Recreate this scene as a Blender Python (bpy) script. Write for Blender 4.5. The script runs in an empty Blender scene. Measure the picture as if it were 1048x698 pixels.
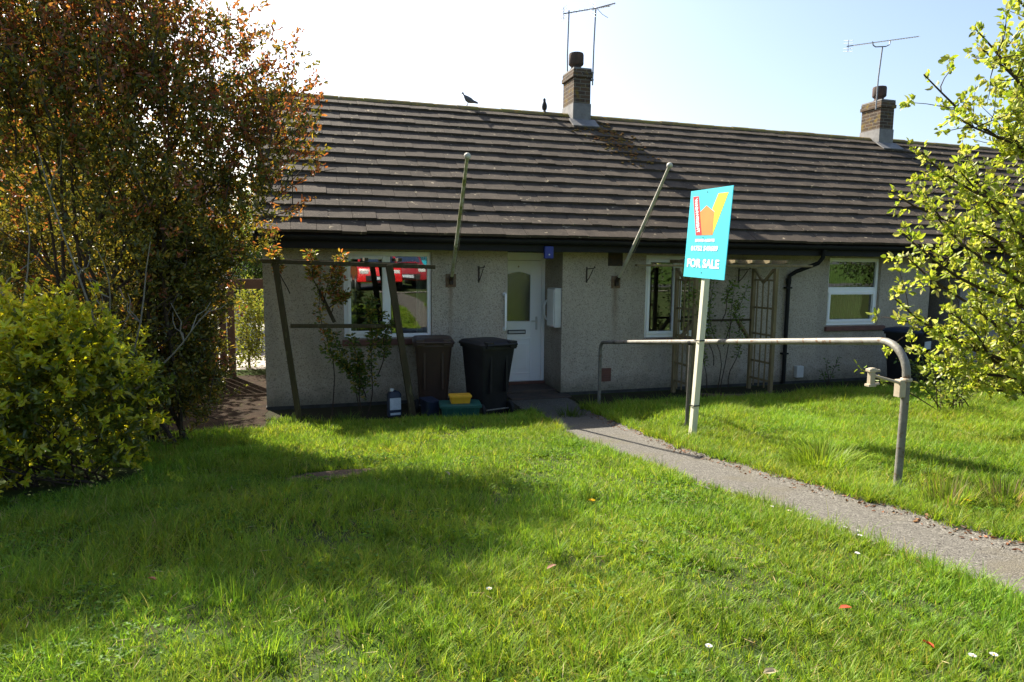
import bpy, math, random
import numpy as np
from mathutils import Matrix, Vector
random.seed(7); RNG = np.random.default_rng(7)
PI = math.pi
scene = bpy.context.scene
COL = scene.collection

# ------------------------------------------------------------------ terrain
def sm(t): t = np.clip(t, 0, 1); return t*t*(3-2*t)
PL_Y = [-50, 6.3, 7.0, 8.4, 9.2, 10.2]; PL_X = [2.57, 2.62, 2.74, 3.01, 3.05, 3.05]
PR_Y = [-50, 5.3, 6.5, 8.7, 9.3, 10.2]; PR_X = [3.22, 3.24, 3.42, 3.77, 3.86, 3.88]
def pxl(y): return np.interp(y, PL_Y, PL_X)
def pxr(y): return np.interp(y, PR_Y, PR_X)
def base_z(y):
    y = np.asarray(y, float)
    a = np.where(y >= 9.1, 0.0, 0.115*(9.1-np.minimum(y, 9.1)))
    low = 0.874 + 0.18*(1-np.exp(-np.maximum(1.5-y, 0)/1.5))
    return np.where(y < 1.5, low, a)
def gz(x, y):
    x = np.asarray(x, float); y = np.asarray(y, float)
    z = base_z(y)
    dr = x-pxr(y); dl = pxl(y)-x
    off = np.maximum(dr, dl)
    z = z + 0.08*sm((dr-.15)/.6)*sm((9.0-y)/.8)*sm((y-6.0)/1.5)
    z = z + 0.035*sm((dl-.02)/.3)*sm((8.8-y)/.7)*sm((y-1.0)/1.5)
    b = (np.sin(x*2.1+y*.7)+np.sin(y*2.9-x*1.3+1)+.7*np.sin(x*5.1+2)*np.sin(y*4.7))*.012
    near = sm((off-.02)/.35)*sm((9.3-y)/1.0)
    z = z + b*near
    z = z - 0.03*(1-sm((off+.09)/.12))*(y < 9.6)*sm((9.6-y)/.6)
    return z
def g1(x, y): return float(gz(x, y))

# ------------------------------------------------------------------ materials
def srgb(*c):
    return tuple(((v/255)/12.92 if v/255 <= .04045 else ((v/255+.055)/1.055)**2.4) for v in c)
def newmat(name):
    m = bpy.data.materials.new(name); m.use_nodes = True
    nt = m.node_tree
    for n in list(nt.nodes): nt.nodes.remove(n)
    out = nt.nodes.new('ShaderNodeOutputMaterial')
    return m, nt, out
def N(nt, t, **kw):
    n = nt.nodes.new(t)
    for k, v in kw.items(): setattr(n, k, v)
    return n
def mixc(nt, fac, a, b, blend='MIX'):
    n = N(nt, 'ShaderNodeMix', data_type='RGBA', blend_type=blend)
    for i, v in ((0, fac), (6, a), (7, b)):
        if hasattr(v, 'is_linked') or isinstance(v, bpy.types.NodeSocket): nt.links.new(v, n.inputs[i])
        elif i == 0: n.inputs[0].default_value = v
        else: n.inputs[i].default_value = (*v[:3], 1)
    return n.outputs[2]
def ramp(nt, sock, a, b):
    n = N(nt, 'ShaderNodeMapRange'); n.clamp = True
    nt.links.new(sock, n.inputs[0]); n.inputs[1].default_value = a; n.inputs[2].default_value = b
    return n.outputs[0]
def noise(nt, vec, scale, detail=5, rough=.6):
    n = N(nt, 'ShaderNodeTexNoise'); n.inputs['Scale'].default_value = scale
    n.inputs['Detail'].default_value = detail; n.inputs['Roughness'].default_value = rough
    nt.links.new(vec, n.inputs['Vector']); return n.outputs['Fac']
def surf(name, c1, c2=None, scale=6, rough=.8, bump=0, bscale=60, spec=.3, spots=None, sscale=25, sthr=(.6, .66),
         stretch=None, tone=False, metal=0, coat=0):
    m, nt, out = newmat(name)
    tc = N(nt, 'ShaderNodeTexCoord'); vec = tc.outputs['Object']
    if stretch:
        mp = N(nt, 'ShaderNodeMapping'); mp.inputs['Scale'].default_value = stretch
        nt.links.new(vec, mp.inputs['Vector']); vec = mp.outputs['Vector']
    p = N(nt, 'ShaderNodeBsdfPrincipled')
    c2 = c2 or tuple(v*.75 for v in c1)
    col = mixc(nt, ramp(nt, noise(nt, vec, scale), .35, .65), c1, c2)
    if spots:
        col = mixc(nt, ramp(nt, noise(nt, vec, sscale, 4), *sthr), col, spots)
    if tone:
        at = N(nt, 'ShaderNodeAttribute'); at.attribute_name = 'tone'
        col = mixc(nt, 1.0, col, at.outputs['Color'], 'MULTIPLY')
    nt.links.new(col, p.inputs['Base Color'])
    p.inputs['Roughness'].default_value = rough
    p.inputs['Specular IOR Level'].default_value = spec
    p.inputs['Metallic'].default_value = metal
    p.inputs['Coat Weight'].default_value = coat
    if bump:
        b = N(nt, 'ShaderNodeBump'); b.inputs['Strength'].default_value = bump; b.inputs['Distance'].default_value = .01
        nt.links.new(noise(nt, vec, bscale, 4), b.inputs['Height']); nt.links.new(b.outputs[0], p.inputs['Normal'])
    nt.links.new(p.outputs[0], out.inputs[0])
    return m
def leafmat(name, trans=.42, gloss=.03, rough=.45, thin=(1.0, 1.0, .55)):
    """albedo from the per-leaf attribute 'col'; light passes through the leaf"""
    m, nt, out = newmat(name)
    at = N(nt, 'ShaderNodeAttribute'); at.attribute_name = 'col'
    d = N(nt, 'ShaderNodeBsdfDiffuse'); t = N(nt, 'ShaderNodeBsdfTranslucent'); g = N(nt, 'ShaderNodeBsdfGlossy')
    g.inputs['Roughness'].default_value = rough
    tcol = mixc(nt, 1.0, at.outputs['Color'], thin, 'MULTIPLY')
    nt.links.new(at.outputs['Color'], d.inputs[0]); nt.links.new(tcol, t.inputs[0])
    m1 = N(nt, 'ShaderNodeMixShader'); m1.inputs[0].default_value = trans
    nt.links.new(d.outputs[0], m1.inputs[1]); nt.links.new(t.outputs[0], m1.inputs[2])
    m2 = N(nt, 'ShaderNodeMixShader'); m2.inputs[0].default_value = gloss
    nt.links.new(m1.outputs[0], m2.inputs[1]); nt.links.new(g.outputs[0], m2.inputs[2])
    nt.links.new(m2.outputs[0], out.inputs[0])
    return m
def glassmat(name, refl=.15, tint=(.75, .8, .78), rough=.01):
    m, nt, out = newmat(name)
    t = N(nt, 'ShaderNodeBsdfTransparent'); t.inputs[0].default_value = (*tint, 1)
    g = N(nt, 'ShaderNodeBsdfGlossy'); g.inputs['Roughness'].default_value = rough
    lw = N(nt, 'ShaderNodeLayerWeight'); lw.inputs['Blend'].default_value = .3
    mr = N(nt, 'ShaderNodeMapRange'); nt.links.new(lw.outputs['Fresnel'], mr.inputs[0])
    mr.inputs[3].default_value = refl; mr.inputs[4].default_value = 1.0
    tc = N(nt, 'ShaderNodeTexCoord')
    b = N(nt, 'ShaderNodeBump'); b.inputs['Strength'].default_value = .02; b.inputs['Distance'].default_value = .02
    nt.links.new(noise(nt, tc.outputs['Object'], 3, 1), b.inputs['Height']); nt.links.new(b.outputs[0], g.inputs['Normal'])
    mx = N(nt, 'ShaderNodeMixShader'); nt.links.new(mr.outputs[0], mx.inputs[0])
    nt.links.new(t.outputs[0], mx.inputs[1]); nt.links.new(g.outputs[0], mx.inputs[2])
    nt.links.new(mx.outputs[0], out.inputs[0])
    return m
def brickmat(name):
    m, nt, out = newmat(name)
    tc = N(nt, 'ShaderNodeTexCoord'); sx = N(nt, 'ShaderNodeSeparateXYZ'); nt.links.new(tc.outputs['Object'], sx.inputs[0])
    ad = N(nt, 'ShaderNodeMath', operation='ADD'); nt.links.new(sx.outputs[0], ad.inputs[0]); nt.links.new(sx.outputs[1], ad.inputs[1])
    cb = N(nt, 'ShaderNodeCombineXYZ'); nt.links.new(ad.outputs[0], cb.inputs[0]); nt.links.new(sx.outputs[2], cb.inputs[1])
    br = N(nt, 'ShaderNodeTexBrick'); nt.links.new(cb.outputs[0], br.inputs['Vector'])
    br.inputs['Scale'].default_value = 1; br.inputs['Brick Width'].default_value = .225; br.inputs['Row Height'].default_value = .075
    br.inputs['Mortar Size'].default_value = .008
    br.inputs['Color1'].default_value = (.11, .072, .048, 1); br.inputs['Color2'].default_value = (.065, .05, .04, 1)
    br.inputs['Mortar'].default_value = (.17, .15, .12, 1)
    col = mixc(nt, ramp(nt, noise(nt, tc.outputs['Object'], 6, 5), .54, .70), br.outputs[0], (.20, .14, .035))
    p = N(nt, 'ShaderNodeBsdfPrincipled'); p.inputs['Roughness'].default_value = .95; p.inputs['Specular IOR Level'].default_value = .1
    nt.links.new(col, p.inputs['Base Color'])
    b = N(nt, 'ShaderNodeBump'); b.inputs['Strength'].default_value = .8; b.inputs['Distance'].default_value = .01; b.invert = True
    nt.links.new(br.outputs['Fac'], b.inputs['Height']); nt.links.new(b.outputs[0], p.inputs['Normal'])
    nt.links.new(p.outputs[0], out.inputs[0]); return m
def dashmat(name, c1, c2):
    """pebbledash: speckled aggregate with a rough bump and soft weather stains"""
    m, nt, out = newmat(name)
    tc = N(nt, 'ShaderNodeTexCoord'); vec = tc.outputs['Object']
    v = N(nt, 'ShaderNodeTexVoronoi'); v.inputs['Scale'].default_value = 75; nt.links.new(vec, v.inputs['Vector'])
    hs = N(nt, 'ShaderNodeSeparateColor'); nt.links.new(v.outputs['Color'], hs.inputs[0])
    c = mixc(nt, hs.outputs[0], c1, c2)
    c = mixc(nt, ramp(nt, hs.outputs[1], .72, .95), c, (.48, .42, .34))
    c = mixc(nt, ramp(nt, hs.outputs[2], .78, .95), c, (.25, .215, .175))
    mp = N(nt, 'ShaderNodeMapping'); mp.inputs['Scale'].default_value = (1.6, 1.6, .45); nt.links.new(vec, mp.inputs[0])
    st = ramp(nt, noise(nt, mp.outputs[0], 1.3, 6, .65), .42, .75)
    stm = N(nt, 'ShaderNodeMath', operation='MULTIPLY'); nt.links.new(st, stm.inputs[0]); stm.inputs[1].default_value = .35
    c = mixc(nt, stm.outputs[0], c, (.12, .115, .095))
    sp = N(nt, 'ShaderNodeSeparateXYZ'); nt.links.new(vec, sp.inputs[0])
    def mth(op, a, b_):
        q = N(nt, 'ShaderNodeMath', operation=op)
        for i, v in ((0, a), (1, b_)):
            if isinstance(v, bpy.types.NodeSocket): nt.links.new(v, q.inputs[i])
            else: q.inputs[i].default_value = v
        return q.outputs[0]
    nz = noise(nt, vec, 6, 5, .7)
    wob = mth('MULTIPLY', mth('SUBTRACT', nz, .5), .5)
    splash = ramp(nt, mth('ADD', sp.outputs[2], wob), .34, .06)          # rain-splashed dirt along the foot of the wall
    c = mixc(nt, mth('MULTIPLY', splash, .6), c, (.085, .085, .055))
    for sx_, wd_ in ((-.175, .07), (-2.905, .05), (.75, .04), (4.3, .05)):     # rust and drip streaks
        ax = mth('ABSOLUTE', mth('SUBTRACT', sp.outputs[0], sx_), 0)
        inx = ramp(nt, mth('ADD', ax, mth('MULTIPLY', wob, .25)), wd_, wd_*.2); inz = mth('MULTIPLY', ramp(nt, sp.outputs[2], .7, 1.7), ramp(nt, sp.outputs[2], 1.80, 1.74))
        c = mixc(nt, mth('MULTIPLY', mth('MULTIPLY', inx, inz), .55), c, (.16, .10, .055))
    p = N(nt, 'ShaderNodeBsdfPrincipled'); p.inputs['Roughness'].default_value = .95; p.inputs['Specular IOR Level'].default_value = .1
    nt.links.new(c, p.inputs['Base Color'])
    b = N(nt, 'ShaderNodeBump'); b.inputs['Strength'].default_value = .6; b.inputs['Distance'].default_value = .012
    h = N(nt, 'ShaderNodeMath', operation='SUBTRACT'); h.inputs[0].default_value = 1; nt.links.new(v.outputs['Distance'], h.inputs[1])
    nt.links.new(h.outputs[0], b.inputs['Height']); nt.links.new(b.outputs[0], p.inputs['Normal'])
    nt.links.new(p.outputs[0], out.inputs[0]); return m

M = {}
M['dash'] = dashmat('pebbledash', (.47, .41, .33), (.385, .335, .27))
M['dash2'] = dashmat('pale_pebbledash', (.34, .32, .31), (.24, .23, .225))
M['plinth'] = surf('bitumen_plinth', (.035, .035, .035), (.06, .06, .055), 8, .9, .4, 60)
M['tile'] = surf('concrete_tile', (.088, .070, .053), (.062, .050, .039), 4.5, .9, .7, 90, .08, (.34, .28, .19), 11, (.64, .70), tone=True)
M['ridge'] = surf('mossy_ridge_tile', (.15, .11, .07), (.17, .15, .035), 7, .95, .5, 60, .1, (.26, .17, .05), 12, (.55, .65))
M['lead'] = surf('lead_flashing', (.20, .19, .18), (.13, .125, .12), 7, .6, .2, 30, .4)
M['moss'] = surf('roof_moss', (.19, .085, .04), (.16, .12, .035), 5, 1, .5, 60, .05)
M['black'] = surf('black_painted_board', (.010, .010, .010), (.014, .014, .014), 5, .6, .1, 30, .2)
M['soffit'] = surf('soffit_board', (.05, .045, .04), None, 5, .8)
M['upvc'] = surf('white_upvc', (.88, .89, .89), (.84, .85, .84), 3, .35, 0, 1, .5)
M['cream'] = surf('cream_upvc', (.76, .72, .58), (.68, .63, .48), 3, .4, 0, 1, .5)
M['sill'] = surf('red_brown_sill', (.17, .075, .055), (.12, .06, .045), 9, .7, .2, 40)
M['glass'] = glassmat('window_glass')
M['doorglass'] = glassmat('obscured_door_glass', .10, (.42, .44, .42), .22)
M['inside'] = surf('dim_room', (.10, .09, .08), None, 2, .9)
M['blind'] = surf('blind_fabric', (.85, .82, .72), None, 4, .9)
M['curtain'] = surf('curtain_fabric', (.5, .47, .40), (.4, .37, .31), 4, .95)
M['brick'] = brickmat('old_brick')
M['pot'] = surf('chimney_pot_clay', (.10, .06, .045), (.05, .04, .035), 8, .9, .3, 40)
M['step'] = surf('doorstep_tile', (.085, .06, .045), (.05, .042, .036), 6, .85, .3, 40)
M['steel'] = surf('galvanised_steel', (.215, .205, .175), (.14, .132, .112), 9, .6, .2, 60, .3, (.12, .075, .045), 21, (.56, .64), metal=.25)
M['steel_dark'] = surf('dull_steel', (.12, .115, .10), (.08, .075, .068), 9, .6, .15, 60, .4, (.16, .09, .05), 15, (.62, .7), metal=.4)
M['ironbracket'] = surf('rusty_black_iron', (.03, .025, .022), (.06, .035, .02), 20, .7, .2, 80)
M['rust'] = surf('rusty_plate', (.14, .075, .04), (.2, .15, .10), 18, .85, .3, 80)
M['flagwhite'] = surf('algae_white_paint', (.50, .50, .40), (.27, .28, .11), 5, .6, .1, 40, .3, (.18, .2, .06), 9, (.55, .62))
M['flagpole_pale'] = surf('chalky_white_paint', (.55, .53, .45), (.40, .38, .29), 6, .6, .1, 40)
M['bracket'] = surf('cream_bracket_paint', (.45, .38, .27), (.36, .30, .21), 14, .6, .1, 60, .3, (.3, .17, .08), 22, (.64, .7))
M['sign'] = surf('cyan_sign_face', (.03, .50, .60), (.03, .47, .57), 2, .5, 0, 1, .4)
def boardmat(name, c):
    m, nt, out = newmat(name)
    tc = N(nt, 'ShaderNodeTexCoord'); col = mixc(nt, ramp(nt, noise(nt, tc.outputs['Object'], 4), .3, .7), c, tuple(v*.93 for v in c))
    p = N(nt, 'ShaderNodeBsdfPrincipled'); p.inputs['Roughness'].default_value = .45; nt.links.new(col, p.inputs['Base Color'])
    t = N(nt, 'ShaderNodeBsdfTranslucent'); nt.links.new(col, t.inputs[0])
    mx = N(nt, 'ShaderNodeMixShader'); mx.inputs[0].default_value = .45
    nt.links.new(p.outputs[0], mx.inputs[1]); nt.links.new(t.outputs[0], mx.inputs[2]); nt.links.new(mx.outputs[0], out.inputs[0]); return m
M['sign'] = boardmat('cyan_sign_face', (.15, .78, .88))
M['sred'] = surf('sign_red', (.70, .03, .035), (.66, .03, .035)); M['sorange'] = surf('sign_orange', (.85, .22, .05), (.8, .2, .05))
M['syellow'] = surf('sign_yellow', (.85, .70, .04), (.82, .66, .04)); M['swhite'] = surf('sign_white', (.85, .86, .86), (.82, .83, .83))
M['postwhite'] = surf('painted_post', (.66, .62, .48), (.55, .52, .38), 6, .6, .15, 40, .3, None, stretch=(1, 1, .2))
M['postgrey'] = surf('weathered_post', (.16, .16, .15), (.11, .11, .105), 7, .7, .2, 50)
M['oldwood'] = surf('weathered_green_wood', (.075, .058, .034), (.05, .043, .023), 7, .9, .4, 60, .1, (.13, .12, .06), 11, (.6, .7), stretch=(3, 3, .6))
M['wood'] = surf('treated_timber', (.25, .19, .10), (.16, .125, .062), 7, .85, .4, 60, .2, None, stretch=(3, 3, .6))
M['brownwood'] = surf('brown_fence_timber', (.13, .075, .05), (.09, .055, .038), 6, .9, .3, 50)
M['binblack'] = surf('black_bin_plastic', (.012, .012, .014), (.018, .018, .02), 6, .5, .1, 80, .25)
M['binbrown'] = surf('brown_bin_plastic', (.055, .03, .02), (.042, .024, .018), 6, .5, .1, 80, .4)
M['boxgreen'] = surf('green_box_plastic', (.012, .085, .065), (.01, .065, .052), 6, .5, .1, 60, .4)
M['yellow'] = surf('yellow_plastic', (.66, .36, .02), (.6, .32, .02), 5, .5, 0, 1, .4)
M['navy'] = surf('navy_plastic', (.02, .03, .055), None, 5, .5)
M['rubber'] = surf('black_rubber', (.02, .02, .02), None, 5, .8)
M['label'] = surf('pale_label', (.5, .55, .6), (.4, .45, .5), 20, .6)
M['blue'] = surf('blue_box_plastic', (.035, .05, .24), None, 5, .5)
M['metergrey'] = surf('meter_box_white', (.55, .55, .53), (.48, .48, .46), 4, .5)
M['ground'] = surf('lawn_soil', (.045, .062, .022), (.05, .052, .024), 5, 1, .6, 30, .02, (.042, .066, .02), 9, (.45, .6))
M['soil'] = surf('bare_soil', (.11, .08, .055), (.07, .05, .034), 12, 1, .9, 40, .05, (.16, .13, .09), 30, (.6, .66))
M['sidepath'] = surf('reddish_dirt', (.038, .024, .015), (.024, .017, .011), 5, 1, .7, 30, .05, (.05, .045, .02), 9, (.58, .66))
M['concrete'] = surf('concrete_slab', (.38, .34, .31), (.3, .27, .25), 5, .9, .3, 40, .1)
M['bed'] = surf('dark_bed_soil', (.04, .032, .022), (.03, .034, .015), 9, 1, .8, 40, .05)
M['bark'] = surf('brown_bark', (.075, .055, .04), (.045, .035, .028), 12, .95, .6, 50, .05, None, stretch=(2, 2, .5))
M['palebark'] = surf('pale_twig_bark', (.26, .23, .18), (.17, .15, .12), 12, .9, .3, 50, .1)
M['leaf'] = leafmat('leaf', .5, .025, .45, (1.1, 1.1, .5)); M['grass'] = leafmat('grass_blade', .5, .012, .5, (1.12, 1.08, .6))
M['leafwaxy'] = leafmat('waxy_leaf', .50, .035, .35, (1.15, 1.1, .5))
M['bronze'] = leafmat('bronze_leaf', .46, .03, .38, (1.15, .95, .45)); M['petal'] = leafmat('petal', .3, .02, .6, (1, 1, 1))
M['bird'] = surf('grey_plumage', (.13, .13, .14), (.08, .08, .09), 14, .8)
M['crow'] = surf('dark_plumage', (.02, .02, .022), (.03, .025, .02), 14, .7)
M['alu'] = surf('aerial_alloy', (.28, .28, .28), (.2, .2, .2), 9, .5, 0, 1, .5, metal=.5)
M['roofbrown'] = surf('far_roof_tile', (.15, .10, .075), (.11, .08, .06), 3, .9)
M['shed'] = surf('grey_shed_board', (.48, .49, .52), (.42, .43, .46), 3, .8)
M['tarmac'] = surf('road_tarmac', (.06, .06, .062), None, 6, .9, .3, 60)
def pathmat():
    m, nt, out = newmat('gravelly_tarmac'); tc = N(nt, 'ShaderNodeTexCoord'); vec = tc.outputs['Object']
    v = N(nt, 'ShaderNodeTexVoronoi'); v.inputs['Scale'].default_value = 120; nt.links.new(vec, v.inputs[0])
    s = N(nt, 'ShaderNodeSeparateColor'); nt.links.new(v.outputs['Color'], s.inputs[0])
    c = mixc(nt, s.outputs[0], (.125, .115, .098), (.088, .082, .070))
    c = mixc(nt, ramp(nt, s.outputs[1], .75, .95), c, (.185, .172, .148))
    c = mixc(nt, ramp(nt, s.outputs[2], .8, .95), c, (.05, .045, .04))
    c = mixc(nt, ramp(nt, noise(nt, vec, 2.2, 5), .52, .75), c, (.105, .092, .065))
    p = N(nt, 'ShaderNodeBsdfPrincipled'); p.inputs['Roughness'].default_value = .95; p.inputs['Specular IOR Level'].default_value = .12
    nt.links.new(c, p.inputs['Base Color'])
    b = N(nt, 'ShaderNodeBump'); b.inputs['Strength'].default_value = .5; b.inputs['Distance'].default_value = .01; b.invert = True
    nt.links.new(v.outputs['Distance'], b.inputs['Height']); nt.links.new(b.outputs[0], p.inputs['Normal'])
    nt.links.new(p.outputs[0], out.inputs[0]); return m
M['path'] = pathmat()

# ------------------------------------------------------------------ object helpers
def origin(parent):
    o = Vector((0, 0, 0))
    while parent: o += parent.location; parent = parent.parent
    return o
def link(name, mesh, mat, parent=None, smooth=False):
    ob = bpy.data.objects.new(name, mesh); COL.objects.link(ob)
    if mat: mesh.materials.append(mat)
    if parent: ob.parent = parent
    if smooth:
        mesh.polygons.foreach_set('use_smooth', np.ones(len(mesh.polygons), bool)); mesh.update()
    return ob
def tag(o, label, cat=None, group=None, kind=None):
    if label: o['label'] = label
    if cat: o['category'] = cat
    if group: o['group'] = group
    if kind: o['kind'] = kind
    return o
def thing(name, label, cat, loc, group=None, rz=0):
    o = bpy.data.objects.new(name, None); COL.objects.link(o); o.location = loc; o.rotation_euler[2] = rz
    o.empty_display_size = .1
    return tag(o, label, cat, group)
class MB:
    def __init__(s): s.v = []; s.f = []
    def add(s, vs, fs):
        k = len(s.v); s.v += [tuple(v) for v in vs]; s.f += [tuple(i+k for i in f) for f in fs]; return s
    def box(s, x0, x1, y0, y1, z0, z1):
        return s.add([(x0,y0,z0),(x1,y0,z0),(x1,y1,z0),(x0,y1,z0),(x0,y0,z1),(x1,y0,z1),(x1,y1,z1),(x0,y1,z1)],
                     [(0,3,2,1),(4,5,6,7),(0,1,5,4),(1,2,6,5),(2,3,7,6),(3,0,4,7)])
    def obox(s, c, size, R):
        c = Vector(c); h = Vector(size)/2
        vs = [c+R@Vector((a*h.x, b*h.y, d*h.z)) for d in (-1,1) for a, b in ((-1,-1),(1,-1),(1,1),(-1,1))]
        return s.add(vs, [(0,3,2,1),(4,5,6,7),(0,1,5,4),(1,2,6,5),(2,3,7,6),(3,0,4,7)])
    def bar(s, a, b, w, d, up=(0, 0, 1)):
        a = Vector(a); b = Vector(b); t = (b-a); L = t.length; t.normalize()
        x = t.cross(Vector(up))
        if x.length < 1e-4: x = t.cross(Vector((0, 1, 0)))
        x.normalize(); y = x.cross(t)
        R = Matrix((x, t, y)).transposed()
        return s.obox((a+b)/2, (w, L, d), R)
    def tube(s, pts, r, n=8, cap=True):
        pts = [Vector(p) for p in pts]; m = len(pts)
        rs = [r]*m if not hasattr(r, '__len__') else r
        t0 = (pts[1]-pts[0]).normalized(); a = Vector((0, 0, 1)) if abs(t0.z) < .9 else Vector((1, 0, 0))
        x = t0.cross(a).normalized(); k = len(s.v)
        for i, p in enumerate(pts):
            t = (pts[min(i+1, m-1)]-pts[max(i-1, 0)]).normalized()
            x = (x - t*x.dot(t)).normalized(); y = t.cross(x)
            for j in range(n):
                q = 2*PI*j/n; s.v.append(tuple(p + (x*math.cos(q)+y*math.sin(q))*rs[i]))
        for i in range(m-1):
            for j in range(n):
                j2 = (j+1) % n; s.f.append((k+i*n+j, k+i*n+j2, k+(i+1)*n+j2, k+(i+1)*n+j))
        if cap:
            s.f.append(tuple(k+j for j in reversed(range(n)))); s.f.append(tuple(k+(m-1)*n+j for j in range(n)))
        return s
    def lathe(s, c, prof, n=20, axis=None):
        k = len(s.v); c = Vector(c); R = axis or Matrix.Identity(3)
        for r, z in prof:
            for j in range(n):
                q = 2*PI*j/n; s.v.append(tuple(c+R@Vector((r*math.cos(q), r*math.sin(q), z))))
        m = len(prof)
        for i in range(m-1):
            for j in range(n):
                j2 = (j+1) % n; s.f.append((k+i*n+j, k+i*n+j2, k+(i+1)*n+j2, k+(i+1)*n+j))
        s.f.append(tuple(k+j for j in reversed(range(n)))); s.f.append(tuple(k+(m-1)*n+j for j in range(n)))
        return s
    def prism(s, poly, vec):
        n = len(poly); poly = [Vector(p) for p in poly]; v = Vector(vec)
        return s.add(poly+[p+v for p in poly], [tuple(reversed(range(n))), tuple(range(n, 2*n))]+[(i, (i+1) % n, n+(i+1) % n, n+i) for i in range(n)])
    def loft(s, rings):
        n = len(rings[0]); k = len(s.v)
        for r in rings: s.v += [tuple(p) for p in r]
        for i in range(len(rings)-1):
            for j in range(n):
                j2 = (j+1) % n; s.f.append((k+i*n+j, k+i*n+j2, k+(i+1)*n+j2, k+(i+1)*n+j))
        s.f.append(tuple(k+j for j in reversed(range(n)))); s.f.append(tuple(k+(len(rings)-1)*n+j for j in range(n)))
        return s
    def ellipsoid(s, c, r, n=14, m=9, R=None):
        R = R or Matrix.Identity(3)
        rings = []
        for i in range(m):
            a = -PI/2+PI*(i+.02)/(m-1+.04)
            rings.append([Vector(c)+R@Vector((r[0]*math.cos(a)*math.cos(2*PI*j/n), r[1]*math.cos(a)*math.sin(2*PI*j/n), r[2]*math.sin(a))) for j in range(n)])
        return s.loft(rings)
    def build(s, name, mat, parent=None, smooth=False, bevel=0, seg=2, local=False):
        me = bpy.data.meshes.new(name)
        o = Vector((0, 0, 0)) if local else origin(parent)
        me.from_pydata([tuple(Vector(v)-o) for v in s.v], [], s.f); me.update()
        ob = link(name, me, mat, parent)
        if smooth:
            me.polygons.foreach_set('use_smooth', np.ones(len(me.polygons), bool))
            me.set_sharp_from_angle(angle=math.radians(40))
        if bevel:
            b = ob.modifiers.new('Bevel', 'BEVEL'); b.width = bevel; b.segments = seg; b.limit_method = 'ANGLE'; b.angle_limit = math.radians(40)
        return ob
def rrect(cx, cy, z, sx, sy, r, n=4):
    out = []
    for qx, qy, a0 in ((1, 1, 0), (-1, 1, PI/2), (-1, -1, PI), (1, -1, 1.5*PI)):
        for i in range(n):
            a = a0+PI/2*i/(n-1)
            out.append(Vector((cx+qx*(sx/2-r)+r*math.cos(a), cy+qy*(sy/2-r)+r*math.sin(a), z)))
    return out
def np_mesh(name, V, F, mat, parent=None, col=None, smooth=False, tone=None):
    """V (n,3) world, F (m,k) constant-size faces"""
    me = bpy.data.meshes.new(name); o = origin(parent); V = V-np.array(o)[None]
    me.vertices.add(len(V)); me.vertices.foreach_set('co', V.astype(np.float32).ravel())
    m, k = F.shape
    me.loops.add(m*k); me.loops.foreach_set('vertex_index', F.astype(np.int32).ravel())
    me.polygons.add(m); me.polygons.foreach_set('loop_start', np.arange(0, m*k, k, dtype=np.int32))
    if col is not None:
        a = me.attributes.new('col', 'FLOAT_COLOR', 'POINT')
        a.data.foreach_set('color', np.concatenate([col, np.ones((len(col), 1))], 1).astype(np.float32).ravel())
    me.update(calc_edges=True)
    return link(name, me, mat, parent, smooth)
def unit(a): return a/np.maximum(np.linalg.norm(a, axis=-1, keepdims=True), 1e-9)
def leaves(name, P, D, L, W, col, mat, parent=None, fold=.25, curl=.15, up=None):
    """six-point leaves: P base, D direction, L length, W width, col albedo; all (n,..)"""
    n = len(P); D = unit(D)
    R = RNG.normal(size=(n, 3)) if up is None else np.array(up)[None]*1.5+RNG.normal(size=(n, 3))*.6
    S = unit(np.cross(D, R)); Nn = np.cross(S, D)
    L = np.asarray(L)[:, None]; W = np.asarray(W)[:, None]
    def pt(a, b, c): return P + D*L*a + S*W*b + Nn*(W*c)
    vs = np.stack([pt(0, 0, 0), pt(.3, .46, fold), pt(.68, .38, fold*.8), pt(1, 0, -curl), pt(.68, -.38, fold*.8), pt(.3, -.46, fold)], 1).reshape(-1, 3)
    b = (np.arange(n)*6)[:, None]
    F = np.concatenate([b+np.array([[0, 1, 2, 3]]), b+np.array([[0, 3, 4, 5]])], 0)
    return np_mesh(name, vs, F, mat, parent, np.repeat(col, 6, 0))
def pick(cols, n, p=None, jit=.18):
    cols = np.array(cols); i = RNG.choice(len(cols), n, p=p)
    return cols[i]*(1+RNG.normal(0, jit, (n, 1)))*(1+RNG.normal(0, .05, (n, 3)))
def ell_points(ells, n, shell=2.2):
    w = np.array([e[3]*e[4]*e[5] for e in ells]); w = w**.85; w /= w.sum()
    i = RNG.choice(len(ells), n, p=w); E = np.array(ells)[i]
    d = unit(RNG.normal(size=(n, 3))); r = RNG.random(n)**(1/shell)
    r = r*RNG.lognormal(0, .09, n)*(1+.12*np.sin(d[:, 0]*11+d[:, 2]*7+E[:, 2]*4))*(1+.10*np.sin(d[:, 0]*5+E[:, 0]*3)+.10*np.sin(d[:, 2]*6+E[:, 1]*2))
    return E[:, :3]+d*E[:, 3:]*r[:, None], d

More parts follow.
